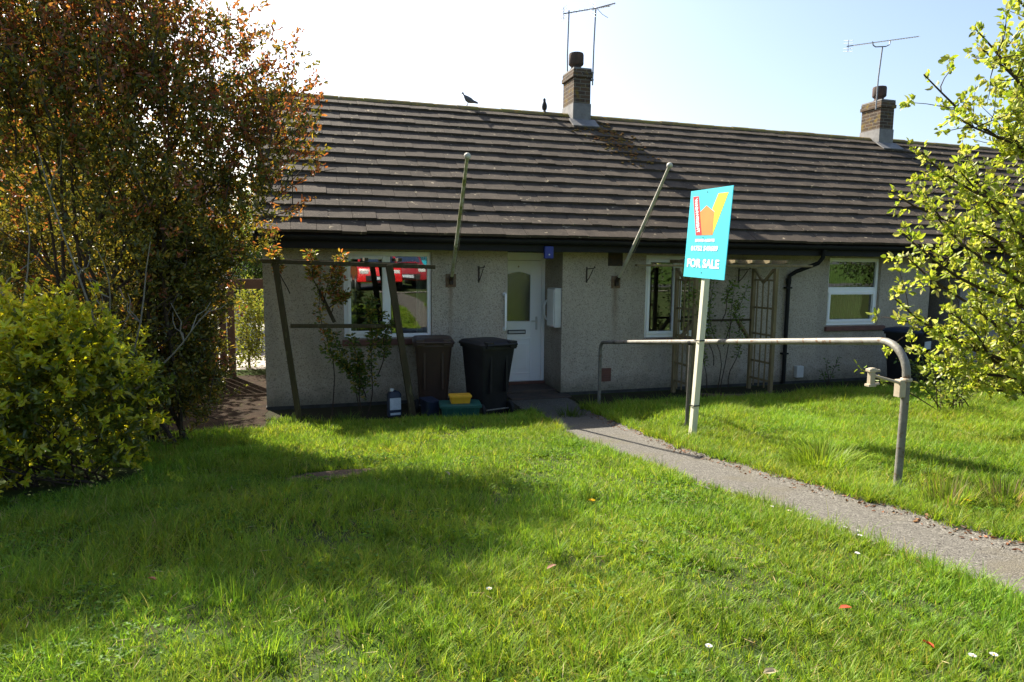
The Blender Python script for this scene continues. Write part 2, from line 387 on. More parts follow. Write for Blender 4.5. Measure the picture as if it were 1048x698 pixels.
# ------------------------------------------------------------------ camera, light
YAW, PITCH, ROLL, F = .296824, .113104, .00921, 690/1048
fw = Vector((math.sin(YAW)*math.cos(PITCH), math.cos(YAW)*math.cos(PITCH), -math.sin(PITCH)))
rt = Vector((math.cos(YAW), -math.sin(YAW), 0)); up = rt.cross(fw)
r2 = math.cos(ROLL)*rt+math.sin(ROLL)*up; u2 = -math.sin(ROLL)*rt+math.cos(ROLL)*up
cam = bpy.data.objects.new('Camera', bpy.data.cameras.new('Camera')); COL.objects.link(cam)
mw = Matrix((r2, u2, -fw)).transposed().to_4x4(); mw.translation = (0, 0, 2.1); cam.matrix_world = mw
cam.data.sensor_width = 36; cam.data.lens = 36*F; cam.data.clip_end = 3000; cam.data.clip_start = .05
scene.camera = cam
CAMR = np.array([r2, u2, fw])
def project(P):
    q = (P-np.array([0, 0, 2.1]))@CAMR.T
    return 524+690*q[:, 0]/np.maximum(q[:, 2], .01), 349-690*q[:, 1]/np.maximum(q[:, 2], .01), q[:, 2]
SUN_AZ, SUN_EL = math.radians(23.5), math.radians(41)     # azimuth to the left of +Y
sd = Vector((-math.sin(SUN_AZ)*math.cos(SUN_EL), math.cos(SUN_AZ)*math.cos(SUN_EL), math.sin(SUN_EL)))
sun = bpy.data.objects.new('Sun', bpy.data.lights.new('Sun', 'SUN')); COL.objects.link(sun)
sun.data.energy = 5.0; sun.data.angle = math.radians(.53); sun.data.color = (1, .94, .82)
sun.rotation_euler = sd.to_track_quat('Z', 'Y').to_euler()
wd = bpy.data.worlds.new('World'); scene.world = wd; wd.use_nodes = True
wn = wd.node_tree; bg = wn.nodes['Background']
sky = wn.nodes.new('ShaderNodeTexSky'); sky.sky_type = 'NISHITA'; sky.sun_disc = False
sky.sun_elevation = SUN_EL; sky.sun_rotation = -SUN_AZ
sky.air_density = 1.0; sky.dust_density = 2.6; sky.ozone_density = 1.2
wn.links.new(sky.outputs[0], bg.inputs[0]); bg.inputs[1].default_value = .078
scene.view_settings.view_transform = 'Standard'; scene.view_settings.look = 'None'
scene.view_settings.exposure = 1.70; scene.view_settings.gamma = 1
scene.cycles.max_bounces = 8; scene.cycles.transparent_max_bounces = 12
scene.cycles.use_denoising = True; scene.cycles.sample_clamp_indirect = 6

# ------------------------------------------------------------------ ground, paths
def axis(lo, a, b, hi, fine, n):
    s = np.arange(a, b, fine); l = a-(np.geomspace(1, 1+(a-lo), n)-1)[1:][::-1]; r = b+(np.geomspace(1, 1+(hi-b), n)-1)
    return np.concatenate([l, s, r])
gx = axis(-600, -6, 14, 600, .12, 18); gy = axis(-600, 0, 11, 900, .12, 18)
X, Y = np.meshgrid(gx, gy, indexing='ij'); Z = gz(X, Y)
Z = Z-.05*(1-sm((np.maximum(X-pxr(Y), pxl(Y)-X)+.02)/.12))*(Y < 9.9)*(Y > -6.2)
V = np.stack([X, Y, Z], -1).reshape(-1, 3); nx, ny = X.shape
idx = np.arange(nx*ny).reshape(nx, ny)
Fq = np.stack([idx[:-1, :-1], idx[1:, :-1], idx[1:, 1:], idx[:-1, 1:]], -1).reshape(-1, 4)
tag(np_mesh('ground', V, Fq, M['ground'], smooth=True), None, kind='structure')
def sheet(name, mat, pts, lift=.004, sub=.15, label=None):
    """irregular ground sheet filling between two edge curves: pts = [(y, x0, x1), ...]"""
    ys = np.arange(pts[0][0], pts[-1][0]+1e-6, sub)
    a = np.interp(ys, [p[0] for p in pts], [p[1] for p in pts]); b = np.interp(ys, [p[0] for p in pts], [p[2] for p in pts])
    j = RNG.normal(0, .012, len(ys)); k = RNG.normal(0, .012, len(ys))
    t = np.linspace(0, 1, 14)
    XX = (a+j)[:, None]*(1-t)+(b+k)[:, None]*t; YY = np.repeat(ys[:, None], 14, 1)
    VV = np.stack([XX, YY, gz(XX, YY)+lift], -1).reshape(-1, 3); ii = np.arange(len(VV)).reshape(len(ys), 14)
    FF = np.stack([ii[:-1, :-1], ii[:-1, 1:], ii[1:, 1:], ii[1:, :-1]], -1).reshape(-1, 4)
    return tag(np_mesh(name, VV, FF, mat, smooth=True), label, kind='structure')
ypts = [-6, 2, 4, 5.3, 6.5, 7, 8.4, 8.7, 9.2, 9.9]
sheet('garden_path', M['path'], [(y, pxl(y)-.07, pxr(y)+.07) for y in ypts], .007, .06)
sheet('soil_bed', M['bed'], [(8.75, -.62, 2.95), (10.03, -.62, 2.98)], .014)
sheet('soil_bed', M['bed'], [(9.15, 3.95, 11.6), (10.03, 3.95, 14)], .014)
sheet('side_path', M['sidepath'], [(8.7, -1.5, -.5), (9.3, -1.75, -.56), (13.2, -2.2, -.56)], .018)
sheet('patio', M['concrete'], [(14.0, -6, -.8), (26, -6, -.8)], .006, .5)
sheet('soil_patch', M['soil'], [(5.02, .02, .12), (5.12, -.16, .34), (5.26, -.2, .44), (5.38, -.02, .5), (5.46, .2, .52)], .006, .04)
sheet('road', M['tarmac'], [(-15.5, -60, 60), (-9.2, -60, 60)], .004, .5)
sheet('pavement', M['concrete'], [(-5.2, -60, 60), (-4.0, -60, 60)], .005, .5)

# ------------------------------------------------------------------ grass
def bare(x, y):
    """True where no grass grows"""
    j = .03*np.sin(y*9)+.02*np.sin(y*23+1)
    b = (x > pxl(y)+.0+j*.5) & (x < pxr(y)-.0+j*.5)
    b |= (y > 8.82+.08*np.sin(x*5)+.65*sm((.15-x)/.25)) & (x < 3.0)
    b |= (y > 8.92+.08*np.sin(x*4)+.25*(x > 7.6)) & (x > 2.9)
    b |= ((x-.18)/.33)**2+((y-5.26)/.2)**2 < 1
    for qx, qy in ((3.715, 5.9), (3.74, 3.41), (3.95, 6.45)): b |= (x-qx)**2+(y-qy+.06)**2 < .011
    b |= (x < -.52) & (y > 8.55)
    b |= ((x+2.0)/.85)**2+((y-5.75)/.6)**2 < .8
    b |= (((x+2.1)/.9)**2+((y-7.8)/.6)**2 < .7)
    return b
def fld(x, y):
    return .5+.25*(np.sin(x*3.1+np.sin(y*2.3)*1.3)*np.cos(y*2.7+.6*np.sin(x*1.9))+np.sin(x*7.7+1.1+y*1.7)*np.sin(y*6.9-.8*x))
def grow(n, x0, x1, y0, y1, hl, hw, seg, thin=None):
    x = RNG.uniform(x0, x1, n); y = RNG.uniform(y0, y1, n)
    cl = RNG.random(n) < .45                                   # part of the blades grow in tufts
    tx = np.round(x/.11)*.11+.05*np.sin(np.round(y/.11)*37.1); ty = np.round(y/.11)*.11+.05*np.sin(np.round(x/.11)*51.7)
    x = np.where(cl, tx+RNG.normal(0, .018, n), x); y = np.where(cl, ty+RNG.normal(0, .018, n), y)
    keep = ~bare(x, y)
    edge = np.minimum(np.abs(x-pxl(y)), np.abs(x-pxr(y)))
    f = fld(x, y); keep &= RNG.random(n) < .42+.95*f
    P = np.stack([x, y, gz(x, y)], 1); px, py, dep = project(P+np.array([0, 0, .05]))
    keep &= (px > -420) & (px < 1470) & (py < 1000) & (dep > .5)
    P = P[keep]; f = f[keep]; cl = cl[keep]; n = len(P); edge = edge[keep]
    right = (P[:, 0] > 3.2)
    L = hl*(.40+1.15*f)*RNG.lognormal(0, .28, n)*np.where(cl, 1.25, .9)*np.where(right, 1.35, 1)*(1+.35*np.exp(-edge/.12))
    shade = np.exp(-(((P[:, 0]+.6)/1.8)**2+((P[:, 1]-4.2)/1.6)**2)); L *= 1+.35*shade
    W = hw*RNG.uniform(.7, 1.3, n)
    az = RNG.uniform(0, 2*PI, n); lean = RNG.uniform(.05, .75, n)
    d = np.stack([np.cos(az)*lean, np.sin(az)*lean, np.ones(n)], 1); d = unit(d)
    hd = np.stack([np.cos(az), np.sin(az), np.zeros(n)], 1)
    s = np.stack([-np.sin(az+RNG.normal(0, .5, n)), np.cos(az), np.zeros(n)], 1); s = unit(s)
    bend = RNG.uniform(.1, .75, n)
    col = pick([(.175, .290, .024), (.215, .325, .028), (.115, .215, .022), (.27, .33, .035), (.38, .33, .11)], n, [.3, .3, .2, .16, .04], .16)
    pat = fld(P[:, 0]*.35+3, P[:, 1]*.35); col *= (.82+.4*pat)[:, None]*np.array([1.0, 1, 1])
    col[:, 0] *= (.85+.35*fld(P[:, 0]*.6+9, P[:, 1]*.6))
    ts = np.linspace(0, 1, seg+1); rows = []
    for t in ts:
        c = P+d*(L*t)[:, None]+hd*(L*bend*t*t*.8)[:, None]-np.array([0, 0, 1])*(L*bend*t*t*.35)[:, None]
        w = (W*(1-t**1.6)*.5+.0002)[:, None]
        rows += [c-s*w, c+s*w]
    V = np.stack(rows, 1).reshape(-1, 3); k = 2*(seg+1); b = (np.arange(n)*k)[:, None]
    Fs = np.concatenate([b+np.array([[2*i, 2*i+1, 2*i+3, 2*i+2]]) for i in range(seg)], 0)
    return V, Fs, np.repeat(col, k, 0)
patches = [grow(330000, -2.6, 6.2, 1.2, 3.4, .040, .0032, 3), grow(240000, -4, 8.2, 3.4, 5.6, .040, .0044, 3),
           grow(200000, -3.2, 9.5, 5.6, 7.4, .045, .0055, 2), grow(150000, -2.4, 12.5, 7.4, 9.4, .052, .0075, 2)]
tufts = RNG.uniform([-2.4, 1.35], [6.5, 8.2], (420, 2))
def tuft_patch():
    out = []
    n = len(tufts)*70; c = np.repeat(tufts, 70, 0); sz = np.repeat(RNG.uniform(.02, .06, len(tufts)), 70)
    xy = c+RNG.normal(size=(n, 2))*sz[:, None]; keep = ~bare(xy[:, 0], xy[:, 1]); tone = np.repeat(RNG.uniform(.55, 1.1, len(tufts)), 70)[keep]; hh = np.repeat(RNG.uniform(.05, .12, len(tufts)), 70)[keep]
    c = c[keep]; xy = xy[keep]; n = len(xy); P = np.stack([xy[:, 0], xy[:, 1], gz(xy[:, 0], xy[:, 1])], 1)
    o = xy-c; az = np.arctan2(o[:, 1], o[:, 0])+RNG.normal(0, .6, n); L = hh*RNG.uniform(.6, 1.25, n); ln = RNG.uniform(.1, .9, n)
    hd = np.stack([np.cos(az), np.sin(az), np.zeros(n)], 1); sd_ = np.stack([-np.sin(az), np.cos(az), np.zeros(n)], 1); rows = []
    for t in np.linspace(0, 1, 4):
        q = P+np.array([0, 0, 1])*(L*(t-.4*ln*t*t))[:, None]+hd*(L*ln*(.4*t+.6*t*t))[:, None]; w_ = (.0044*.5*(1-t**1.7)+.0002)
        rows += [q-sd_*w_, q+sd_*w_]
    V = np.stack(rows, 1).reshape(-1, 3); b = (np.arange(n)*8)[:, None]; F = np.concatenate([b+np.array([[2*i, 2*i+1, 2*i+3, 2*i+2]]) for i in range(3)], 0)
    col = pick([(.12, .23, .022), (.15, .26, .025), (.20, .29, .03)], n)*tone[:, None]
    return V, F, np.repeat(col, 8, 0)
patches.append(tuft_patch())
off = 0; VV = []; FF = []; CC = []
for v, f, c in patches: VV.append(v); FF.append(f+off); CC.append(c); off += len(v)
lawn = np_mesh('lawn_grass', np.concatenate(VV), np.concatenate(FF), M['grass'], None, np.clip(np.concatenate(CC), 0, 1))
tag(lawn, 'green lawn grass covering the slope down to the bungalow', 'grass', kind='stuff')

# ------------------------------------------------------------------ bungalow
HX0, HX1, WY, HY1 = -.57, 17.5, 10.04, 16.96
bung = thing('bungalow', 'grey pebbledash bungalow with brown tiled roof and white front door', 'bungalow', (5, 10.04, 0))
w = MB()
T = .25
ops = [(.52, 1.805, 1.0, 2.275), (5.37, 6.62, .90, 2.275), (9.05, 10.225, 1.04, 2.275), (13.45, 14.7, 1.04, 2.275)]
def wallrun(mb, x0, x1, openings, y0, y1, zt=2.30, zb=.05):
    x = x0
    for a, b, c, d in openings:
        mb.box(x, a, y0, y1, zb, zt); mb.box(a, b, y0, y1, zb, c); mb.box(a, b, y0, y1, d, zt); x = b
    mb.box(x, x1, y0, y1, zb, zt)
wallrun(w, HX0, 2.99, [ops[0]], WY, WY+T); wallrun(w, 3.90, 11.42, ops[1:3], WY, WY+T)
w.box(2.74, 2.99, WY+T, 10.98, .05, 2.3); w.box(3.90, 4.12, WY+T, 10.98, .05, 2.3)          # porch returns
w.box(2.99, 3.90, 10.90, 10.98, .05, 2.3) if False else None
w.box(11.17, 11.42, WY+T, 11.2, .05, 2.3)
wsd = w.build('wall', M['dash'], bung)
w = MB(); wallrun(w, 12.2, HX1, ops[3:], WY, WY+T); w.box(12.2, 12.45, WY+T, 11.2, .05, 2.3); w.box(11.42, 12.2, 11.05, 11.2, .05, 2.3)
w.build('wall', M['dash2'], bung)
g = MB()
for gxx in (HX0, HX1-.2):
    g.prism([(gxx, WY+T, .05), (gxx, HY1, .05), (gxx, HY1, 2.35), (gxx, 13.5, 5.0), (gxx, WY+T, 2.6)], (.2, 0, 0))
g.box(HX0, HX1, HY1, HY1+.2, .05, 2.4)
g.build('gable_wall', M['dash'], bung)
pl = MB(); pl.box(HX0-.01, 2.99, WY-.012, WY+.2, -.2, .048); pl.box(3.89, 11.43, WY-.012, WY+.2, -.2, .048); pl.box(12.19, HX1, WY-.012, WY+.2, -.2, .048)
pl.build('plinth', M['plinth'], bung)
# rooms behind the windows
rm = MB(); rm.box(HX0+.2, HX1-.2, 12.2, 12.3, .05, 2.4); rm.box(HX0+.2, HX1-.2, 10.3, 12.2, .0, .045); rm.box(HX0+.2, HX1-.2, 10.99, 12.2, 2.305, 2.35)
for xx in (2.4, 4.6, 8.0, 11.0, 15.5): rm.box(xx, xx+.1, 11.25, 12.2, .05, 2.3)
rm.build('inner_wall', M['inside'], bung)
# windows
def window(x0, x1, z0, z1, panes, sill=None, casements=(), tone='upvc'):
    yf = WY+.055; fr = MB(); t = .055
    fr.box(x0, x0+t, yf, yf+.07, z0, z1); fr.box(x1-t, x1, yf, yf+.07, z0, z1)
    fr.box(x0+t, x1-t, yf, yf+.07, z0, z0+t); fr.box(x0+t, x1-t, yf, yf+.07, z1-.07, z1)
    for (a, b, c, d) in casements:
        k = .05; y = yf-.018
        fr.box(a, a+k, y, y+.06, c, d); fr.box(b-k, b, y, y+.06, c, d); fr.box(a+k, b-k, y, y+.06, c, c+k); fr.box(a+k, b-k, y, y+.06, d-k, d)
    for (a, b, c, d) in panes[1]: fr.box(a, b, yf+.002, yf+.068, c, d)
    wn = fr.build('window', M[tone], bung, bevel=.006)
    for (a, b, c, d) in panes[0]:
        MB().box(a, b, yf+.03, yf+.034, c, d).build('pane', M['glass'], wn)
    if sill:
        s = MB(); s.prism([(sill[0], WY-.05, sill[2]), (sill[0], WY+.05, sill[2]), (sill[0], WY+.05, sill[3]), (sill[0], WY-.05, sill[3]-.02)], (sill[1]-sill[0], 0, 0))
        s.build('window_sill', M['sill'], wn, bevel=.005)
    return wn
w1 = window(.523, 1.802, 1.003, 2.272, ([(.62, 1.09, 1.10, 2.16), (1.21, 1.75, 1.06, 2.20)], [(1.125, 1.20, 1.058, 2.20)]),
            (.49, 1.86, .90, .998), [(.575, 1.13, 1.055, 2.205)])
w2 = window(5.373, 6.617, .903, 2.272, ([(5.47, 5.92, 1.0, 2.15), (6.06, 6.52, 1.0, 2.15)], [(5.96, 6.03, .958, 2.20)]),
            (5.34, 6.65, .815, .90), [(5.425, 5.97, .955, 2.205), (6.02, 6.565, .955, 2.205)])
w3 = window(9.053, 10.222, 1.043, 2.272, ([(9.108, 10.167, 1.74, 2.202), (9.15, 10.12, 1.15, 1.62)], [(9.108, 10.167, 1.65, 1.74)]),
            (9.02, 10.37, .945, 1.04), [(9.105, 10.17, 1.098, 1.655)])
w4 = window(13.453, 14.697, 1.043, 2.272, ([(13.55, 14.0, 1.14, 2.15), (14.1, 14.6, 1.14, 2.15)], [(14.0, 14.1, 1.1, 2.2)]), (13.42, 14.73, .945, 1.04), [])
bl = MB()
for i in range(13):
    a = 9.12+i*.087; R = Matrix.Rotation(math.radians(52), 3, 'Z'); bl.obox((a, WY+.22, 1.65), (.075, .002, 1.2), R)
bl.build('vertical_blind', M['blind'], w3)
def curtain(x0, x1, z0, z1, parent):
    n = 24; t = np.linspace(0, 1, n); xs = x0+(x1-x0)*t; ys = WY+.32+.025*np.sin(t*2*PI*4)
    V = np.array([(x, y, z) for z in (z0, z1) for x, y in zip(xs, ys)]); F = np.array([(i, i+1, n+i+1, n+i) for i in range(n-1)])
    np_mesh('curtain', V, F, M['curtain'], parent, smooth=True)
curtain(.50, .72, .95, 2.2, w1); curtain(1.62, 1.85, .95, 2.2, w1); curtain(6.35, 6.65, .85, 2.2, w2)
# roof: tile courses, each tile a slab that laps the one below
SL = math.atan2(5.17-2.49, 13.5-9.57); NC = 14; slope_len = math.hypot(5.17-2.49, 13.5-9.57); EXP = slope_len/NC
ty_, tz_ = math.cos(SL), math.sin(SL)
vs = []; fs = []; tones = []
XL, XR, TW = -.67, HX1+.1, .331
for c in range(NC):
    s0 = c*EXP-.0; s1 = min(s0+EXP+.07, slope_len)
    shift = (c % 2)*TW/2; nt_ = int((XR-XL)/TW)+2
    for i in range(nt_):
        a = max(XL, XL-TW/2+shift+i*TW-(TW/2 if False else 0)); b = min(XR, XL-TW/2+shift+(i+1)*TW)
        if b-a < .03: continue
        a += .0025; b -= .0025
        th = .044; jl = random.gauss(0, .0035); jz = random.gauss(0, .004); jr = random.gauss(0, .003)
        def pnt(x, s, h): return (x, 9.57+s*ty_-h*tz_, 2.49+s*tz_+h*ty_)
        k = len(vs); hl0 = .058+jz; hl1 = .058+jz+jr
        vs += [pnt(a, s0+jl, hl0-th), pnt(b, s0+jl, hl1-th), pnt(b, s1, -.0), pnt(a, s1, -.0),
               pnt(a, s0+jl, hl0), pnt(b, s0+jl, hl1), pnt(b, s1, .012), pnt(a, s1, .012)]
        fs += [(k, k+3, k+2, k+1), (k+4, k+5, k+6, k+7), (k, k+1, k+5, k+4), (k+1, k+2, k+6, k+5), (k+2, k+3, k+7, k+6), (k+3, k, k+4, k+7)]
        tones += [random.uniform(.85, 1.13)]*6
me = bpy.data.meshes.new('roof'); o5 = Vector((5, 10.04, 0))
me.from_pydata([tuple(Vector(v)-o5) for v in vs], [], fs)
at = me.attributes.new('tone', 'FLOAT_COLOR', 'FACE'); at.data.foreach_set('color', np.repeat(np.array(tones)[:, None], 4, 1).astype(np.float32).ravel())
me.update(); roof = link('roof', me, M['tile'], bung)
bs = MB(); bs.add([(XL, 9.62, 2.46), (XR, 9.62, 2.46), (XR, 13.5, 5.12), (XL, 13.5, 5.12), (XL, 17.4, 2.46), (XR, 17.4, 2.46)], [(0, 1, 2, 3), (3, 2, 5, 4)])
bs.build('roof_deck', M['soffit'], roof)
rd = MB(); L = .45; x = XL
while x < XR:
    e = min(x+L, XR); r = .12; k = len(rd.v); jz = random.gauss(0, .004)
    arc = [(13.5-.12, -.07), (13.5-.07, -.01), (13.5-.025, .018), (13.5+.025, .018), (13.5+.07, -.01), (13.5+.12, -.07)]
    rd.prism([(x+.004, yy, 5.20+zz+jz) for yy, zz in arc], (e-x-.008, 0, 0)); x = e
rd.build('ridge_tiles', M['ridge'], roof, bevel=.004, seg=1)
mo = MB()
for i in range(330):
    u = abs(random.gauss(0, 1)); s = slope_len*(1-min(.98, .07+.22*random.random()+.10*u)); xx = 5.62+random.gauss(.0, .26)+(slope_len-s)*.22
    h = .045; r = random.uniform(.012, .045)
    mo.ellipsoid((xx, 9.57+s*ty_-h*tz_, 2.49+s*tz_+h*ty_), (r, r*.8, r*.5), 6, 4)
for i in range(150):
    s = slope_len*random.random(); xx = random.uniform(5, 11); h = .022; r = random.uniform(.006, .02)
    mo.ellipsoid((xx, 9.57+s*ty_-h*tz_, 2.49+s*tz_+h*ty_), (r, r*.8, r*.5), 6, 4)
tag(mo.build('moss_clumps', M['moss'], roof), None, kind='stuff')
vb = MB(); vb.bar((XL+.02, 9.62, 2.42), (XL+.02, 13.5, 5.06), .03, .14); vb.bar((XL+.02, 17.4, 2.42), (XL+.02, 13.5, 5.06), .03, .14); vb.build('bargeboard', M['black'], bung)
fa = MB(); fa.box(XL, XR, 9.615, 9.64, 2.295, 2.47); fa.build('fascia', M['black'], bung)
gt = MB(); pr = [(9.61+.0, 2.455)]+[(9.553+.055*math.cos(a), 2.455+.055*math.sin(a)*1.1) for a in np.linspace(2*PI, PI, 9)]
gt.prism([(XL-.02, y, z) for y, z in pr], (XR-XL, 0, 0)); gt.build('gutter', M['black'], bung, smooth=True)
so = MB(); so.box(XL, XR, 9.64, 10.04, 2.302, 2.314); so.box(2.99, 3.9, 10.04, 10.98, 2.302, 2.314); so.box(11.42, 12.2, 10.04, 11.05, 2.302, 2.314); so.build('soffit', M['soffit'], bung)
# chimneys
def chimney(x0, x1, y0, y1, zt, pots):
    c = MB(); c.box(x0, x1, y0, y1, 4.6, zt-.19); c.box(x0-.03, x1+.03, y0-.03, y1+.03, zt-.19, zt-.11); c.box(x0-.015, x1+.015, y0-.015, y1+.015, zt-.11, zt-.03)
    ch = c.build('chimney', M['brick'], roof, bevel=.004, seg=1)
    f = MB(); f.box(x0-.012, x1+.012, y0-.012, y1+.012, 4.62, 5.38)
    f.prism([(x0-.10, y0-.26, 4.865), (x1+.10, y0-.26, 4.865), (x1+.10, y0-.004, 5.045), (x0-.10, y0-.004, 5.045)], (0, -.012, .02))
    f.build('flashing', M['lead'], ch)
    fl = MB(); fl.prism([(x0-.01, y0-.01, zt-.03), (x1+.01, y0-.01, zt-.03), (x1+.01, y1+.01, zt-.03), (x0-.01, y1+.01, zt-.03)], (0, 0, .03)); fl.build('flaunching', M['lead'], ch)
    p = MB(); p.lathe(pots, [(.13, 0), (.13, .05), (.105, .06), (.105, .10), (.145, .13), (.155, .15), (.155, .33), (.145, .36), (.115, .37), (.10, .34)], 18)
    p.build('chimney_pot', M['pot'], ch, smooth=True)
chimney(5.30, 5.67, 13.2, 13.80, 6.08, (5.44, 13.45, 6.06))
chimney(13.10, 13.50, 13.2, 13.78, 6.06, (13.27, 13.45, 6.04))
# front door in its recess
dy = 10.84
fr = MB(); fr.box(2.995, 3.065, dy, dy+.07, .12, 2.30); fr.box(3.835, 3.897, dy, dy+.07, .12, 2.30); fr.box(3.065, 3.835, dy, dy+.07, 2.17, 2.30)
fr.box(2.995, 3.897, dy-.01, dy+.08, .085, .12)
dfr = fr.build('door_frame', M['upvc'], bung, bevel=.006)
def arch(x0, x1, z0, z1, rise, y, n=10):
    pts = [(x0, y, z0), (x1, y, z0)]
    for i in range(n+1):
        t = i/n; pts.append((x1+(x0-x1)*t, y, z1-rise+rise*math.sin(PI*t)))
    return pts
d = MB(); x0, x1, z0, z1 = 3.068, 3.832, .125, 2.165
gx0, gx1, gz0, gz1 = 3.19, 3.64, 1.14, 1.985
outl = arch(gx0, gx1, gz0, gz1, .055, dy+.01)
n = len(outl)
d.box(x0, gx0, dy+.01, dy+.055, z0, z1); d.box(gx1, x1, dy+.01, dy+.055, z0, z1); d.box(gx0, gx1, dy+.01, dy+.055, z0, gz0)
d.prism([(gx1, dy+.01, z1), (gx0, dy+.01, z1)]+[p for p in reversed(outl[2:])], (0, .045, 0))
def ringframe(mb, x0, x1, z0, z1, t, y, h):
    mb.box(x0, x0+t, y-h, y, z0, z1); mb.box(x1-t, x1, y-h, y, z0, z1); mb.box(x0+t, x1-t, y-h, y, z0, z0+t); mb.box(x0+t, x1-t, y-h, y, z1-t, z1)
ringframe(d, 3.17, 3.66, .24, .86, .03, dy+.012, .012); d.box(3.25, 3.58, dy, dy+.012, .33, .77)
door = d.build('door', M['upvc'], bung, bevel=.004)
gl = MB(); gl.prism([(p[0], dy+.03, p[2]) for p in outl], (0, .006, 0)); gl.build('pane', M['doorglass'], door)
ar = MB(); ar.tube([(p[0], dy+.008, p[2]) for p in outl]+[(outl[0][0], dy+.008, outl[0][2])], .012, 6); ar.build('glazing_bead', M['upvc'], door, smooth=True)
lb = MB(); lb.box(3.235, 3.555, dy-.008, dy+.01, .93, 1.0); lb.build('letterbox', M['rubber'], door, bevel=.004)
lf = MB(); lf.box(3.25, 3.54, dy-.014, dy-.008, .945, .985); lf.build('letterbox_flap', M['metergrey'], door)
kn = MB(); kn.box(3.73, 3.76, dy-.012, dy+.01, 1.0, 1.22); kn.tube([(3.745, dy-.005, 1.15), (3.745, dy-.05, 1.15), (3.64, dy-.05, 1.15)], .009, 8); kn.build('door_handle', M['metergrey'], door)
kp = MB(); kp.lathe((3.42, dy+.012, 2.065), [(.012, 0), (.016, .01), (.012, .016)], 10, Matrix.Rotation(PI/2, 3, 'X')); kp.build('spyhole', M['bracket'], door)
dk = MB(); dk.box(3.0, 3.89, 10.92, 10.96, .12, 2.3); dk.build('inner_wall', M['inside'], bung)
th = MB(); th.box(2.992, 3.898, dy-.05, dy+.0, .07, .118); th.build('threshold', M['sill'], bung, bevel=.004)
stp = MB(); stp.box(2.992, 3.895, 10.2, dy-.05, -.1, .075); stp.box(3.0, 4.0, 9.80, 10.2, -.1, .035); stp.build('doorstep', M['step'], bung, bevel=.012)
# neighbour's porch door
nd = MB(); nd.box(11.5, 12.15, 11.0, 11.045, .1, 2.2); ndo = nd.build('door', M['brownwood'], bung, bevel=.005); MB().box(11.65, 12.0, 10.985, 11.0, 1.2, 1.9).build('pane', M['doorglass'], ndo)
# downpipe, vents, small boxes on the wall
dp = MB(); dp.tube([(8.49, 9.56, 2.42), (8.49, 9.58, 2.27), (8.47, 9.66, 2.17), (8.24, 9.93, 2.02), (8.16, 9.985, 1.95), (8.145, 9.985, 1.85), (8.145, 9.985, .03)], .036, 10)
for zz in (1.72, .55): dp.box(8.085, 8.205, 9.955, 10.04, zz, zz+.03)
dp.lathe((8.145, 9.985, 1.80), [(.044, 0), (.044, .1)], 12)
dp.build('downpipe', M['black'], bung, smooth=True)
v1 = MB()
for i in range(6): v1.box(4.69, 4.93, WY-.014, WY-.002, 2.10+i*.031, 2.10+i*.031+.022)
v1.box(4.68, 4.94, WY-.006, WY, 2.09, 2.30); v1.build('air_vent', M['ironbracket'], bung)
v2 = MB(); v2.box(4.61, 4.78, WY-.012, WY, .20, .42)
for i in range(5): v2.box(4.63, 4.76, WY-.018, WY-.012, .22+i*.038, .22+i*.038+.024)
v2.build('air_vent', M['sill'], bung)
bx = MB(); bx.box(8.40, 8.55, WY-.09, WY, .12, .33); bx.build('flue_cover', M['metergrey'], bung, bevel=.012)
mb_ = thing('meter_box', 'pale grey meter cupboard fixed to the porch side wall beside the door', 'meter box', (3.84, 10.24, 1.1))
MB().box(3.785, 3.90, 10.07, 10.42, 1.10, 1.73).build('case', M['metergrey'], mb_, bevel=.008)
MB().box(3.775, 3.785, 10.09, 10.40, 1.12, 1.71).build('door', M['upvc'], mb_, bevel=.004)
ab = thing('alarm_box', 'small dark blue box mounted under the gutter above the front door', 'alarm box', (3.49, 9.58, 2.19))
MB().box(3.42, 3.56, 9.545, 9.614, 2.19, 2.375).build('case', M['blue'], ab, bevel=.012)
MB().lathe((3.49, 9.545, 2.25), [(.012, 0), (.012, .004)], 8, Matrix.Rotation(PI/2, 3, 'X')).build('lamp', M['metergrey'], ab)
gr_ = thing('grab_rail', 'straight white grab rail on the wall edge left of the door', 'grab rail', (2.94, 10.0, 1.1))
MB().tube([(2.945, 10.04, 1.64), (2.945, 9.985, 1.64), (2.945, 9.975, 1.61), (2.945, 9.975, 1.13), (2.945, 9.985, 1.10), (2.945, 10.04, 1.10)], .017, 8).build('rail', M['upvc'], gr_, smooth=True)
for zz in (1.64, 1.10): MB().lathe((2.945, 10.04, zz), [(.035, 0), (.035, .01)], 12, Matrix.Rotation(PI/2, 3, 'X')).build('flange', M['metergrey'], gr_)
gr_ = thing('grab_rail', 'curved white grab rail on the porch side wall right of the door', 'grab rail', (3.88, 10.6, 1.15))
MB().tube([(3.90, 10.62, 1.52), (3.84, 10.62, 1.50), (3.81, 10.62, 1.43), (3.81, 10.62, 1.27), (3.84, 10.62, 1.20), (3.90, 10.62, 1.18)], .018, 8).build('rail', M['upvc'], gr_, smooth=True)
for zz in (1.52, 1.18): MB().lathe((3.90, 10.62, zz), [(.035, 0), (.035, .01)], 12, Matrix.Rotation(-PI/2, 3, 'Y')).build('flange', M['upvc'], gr_)

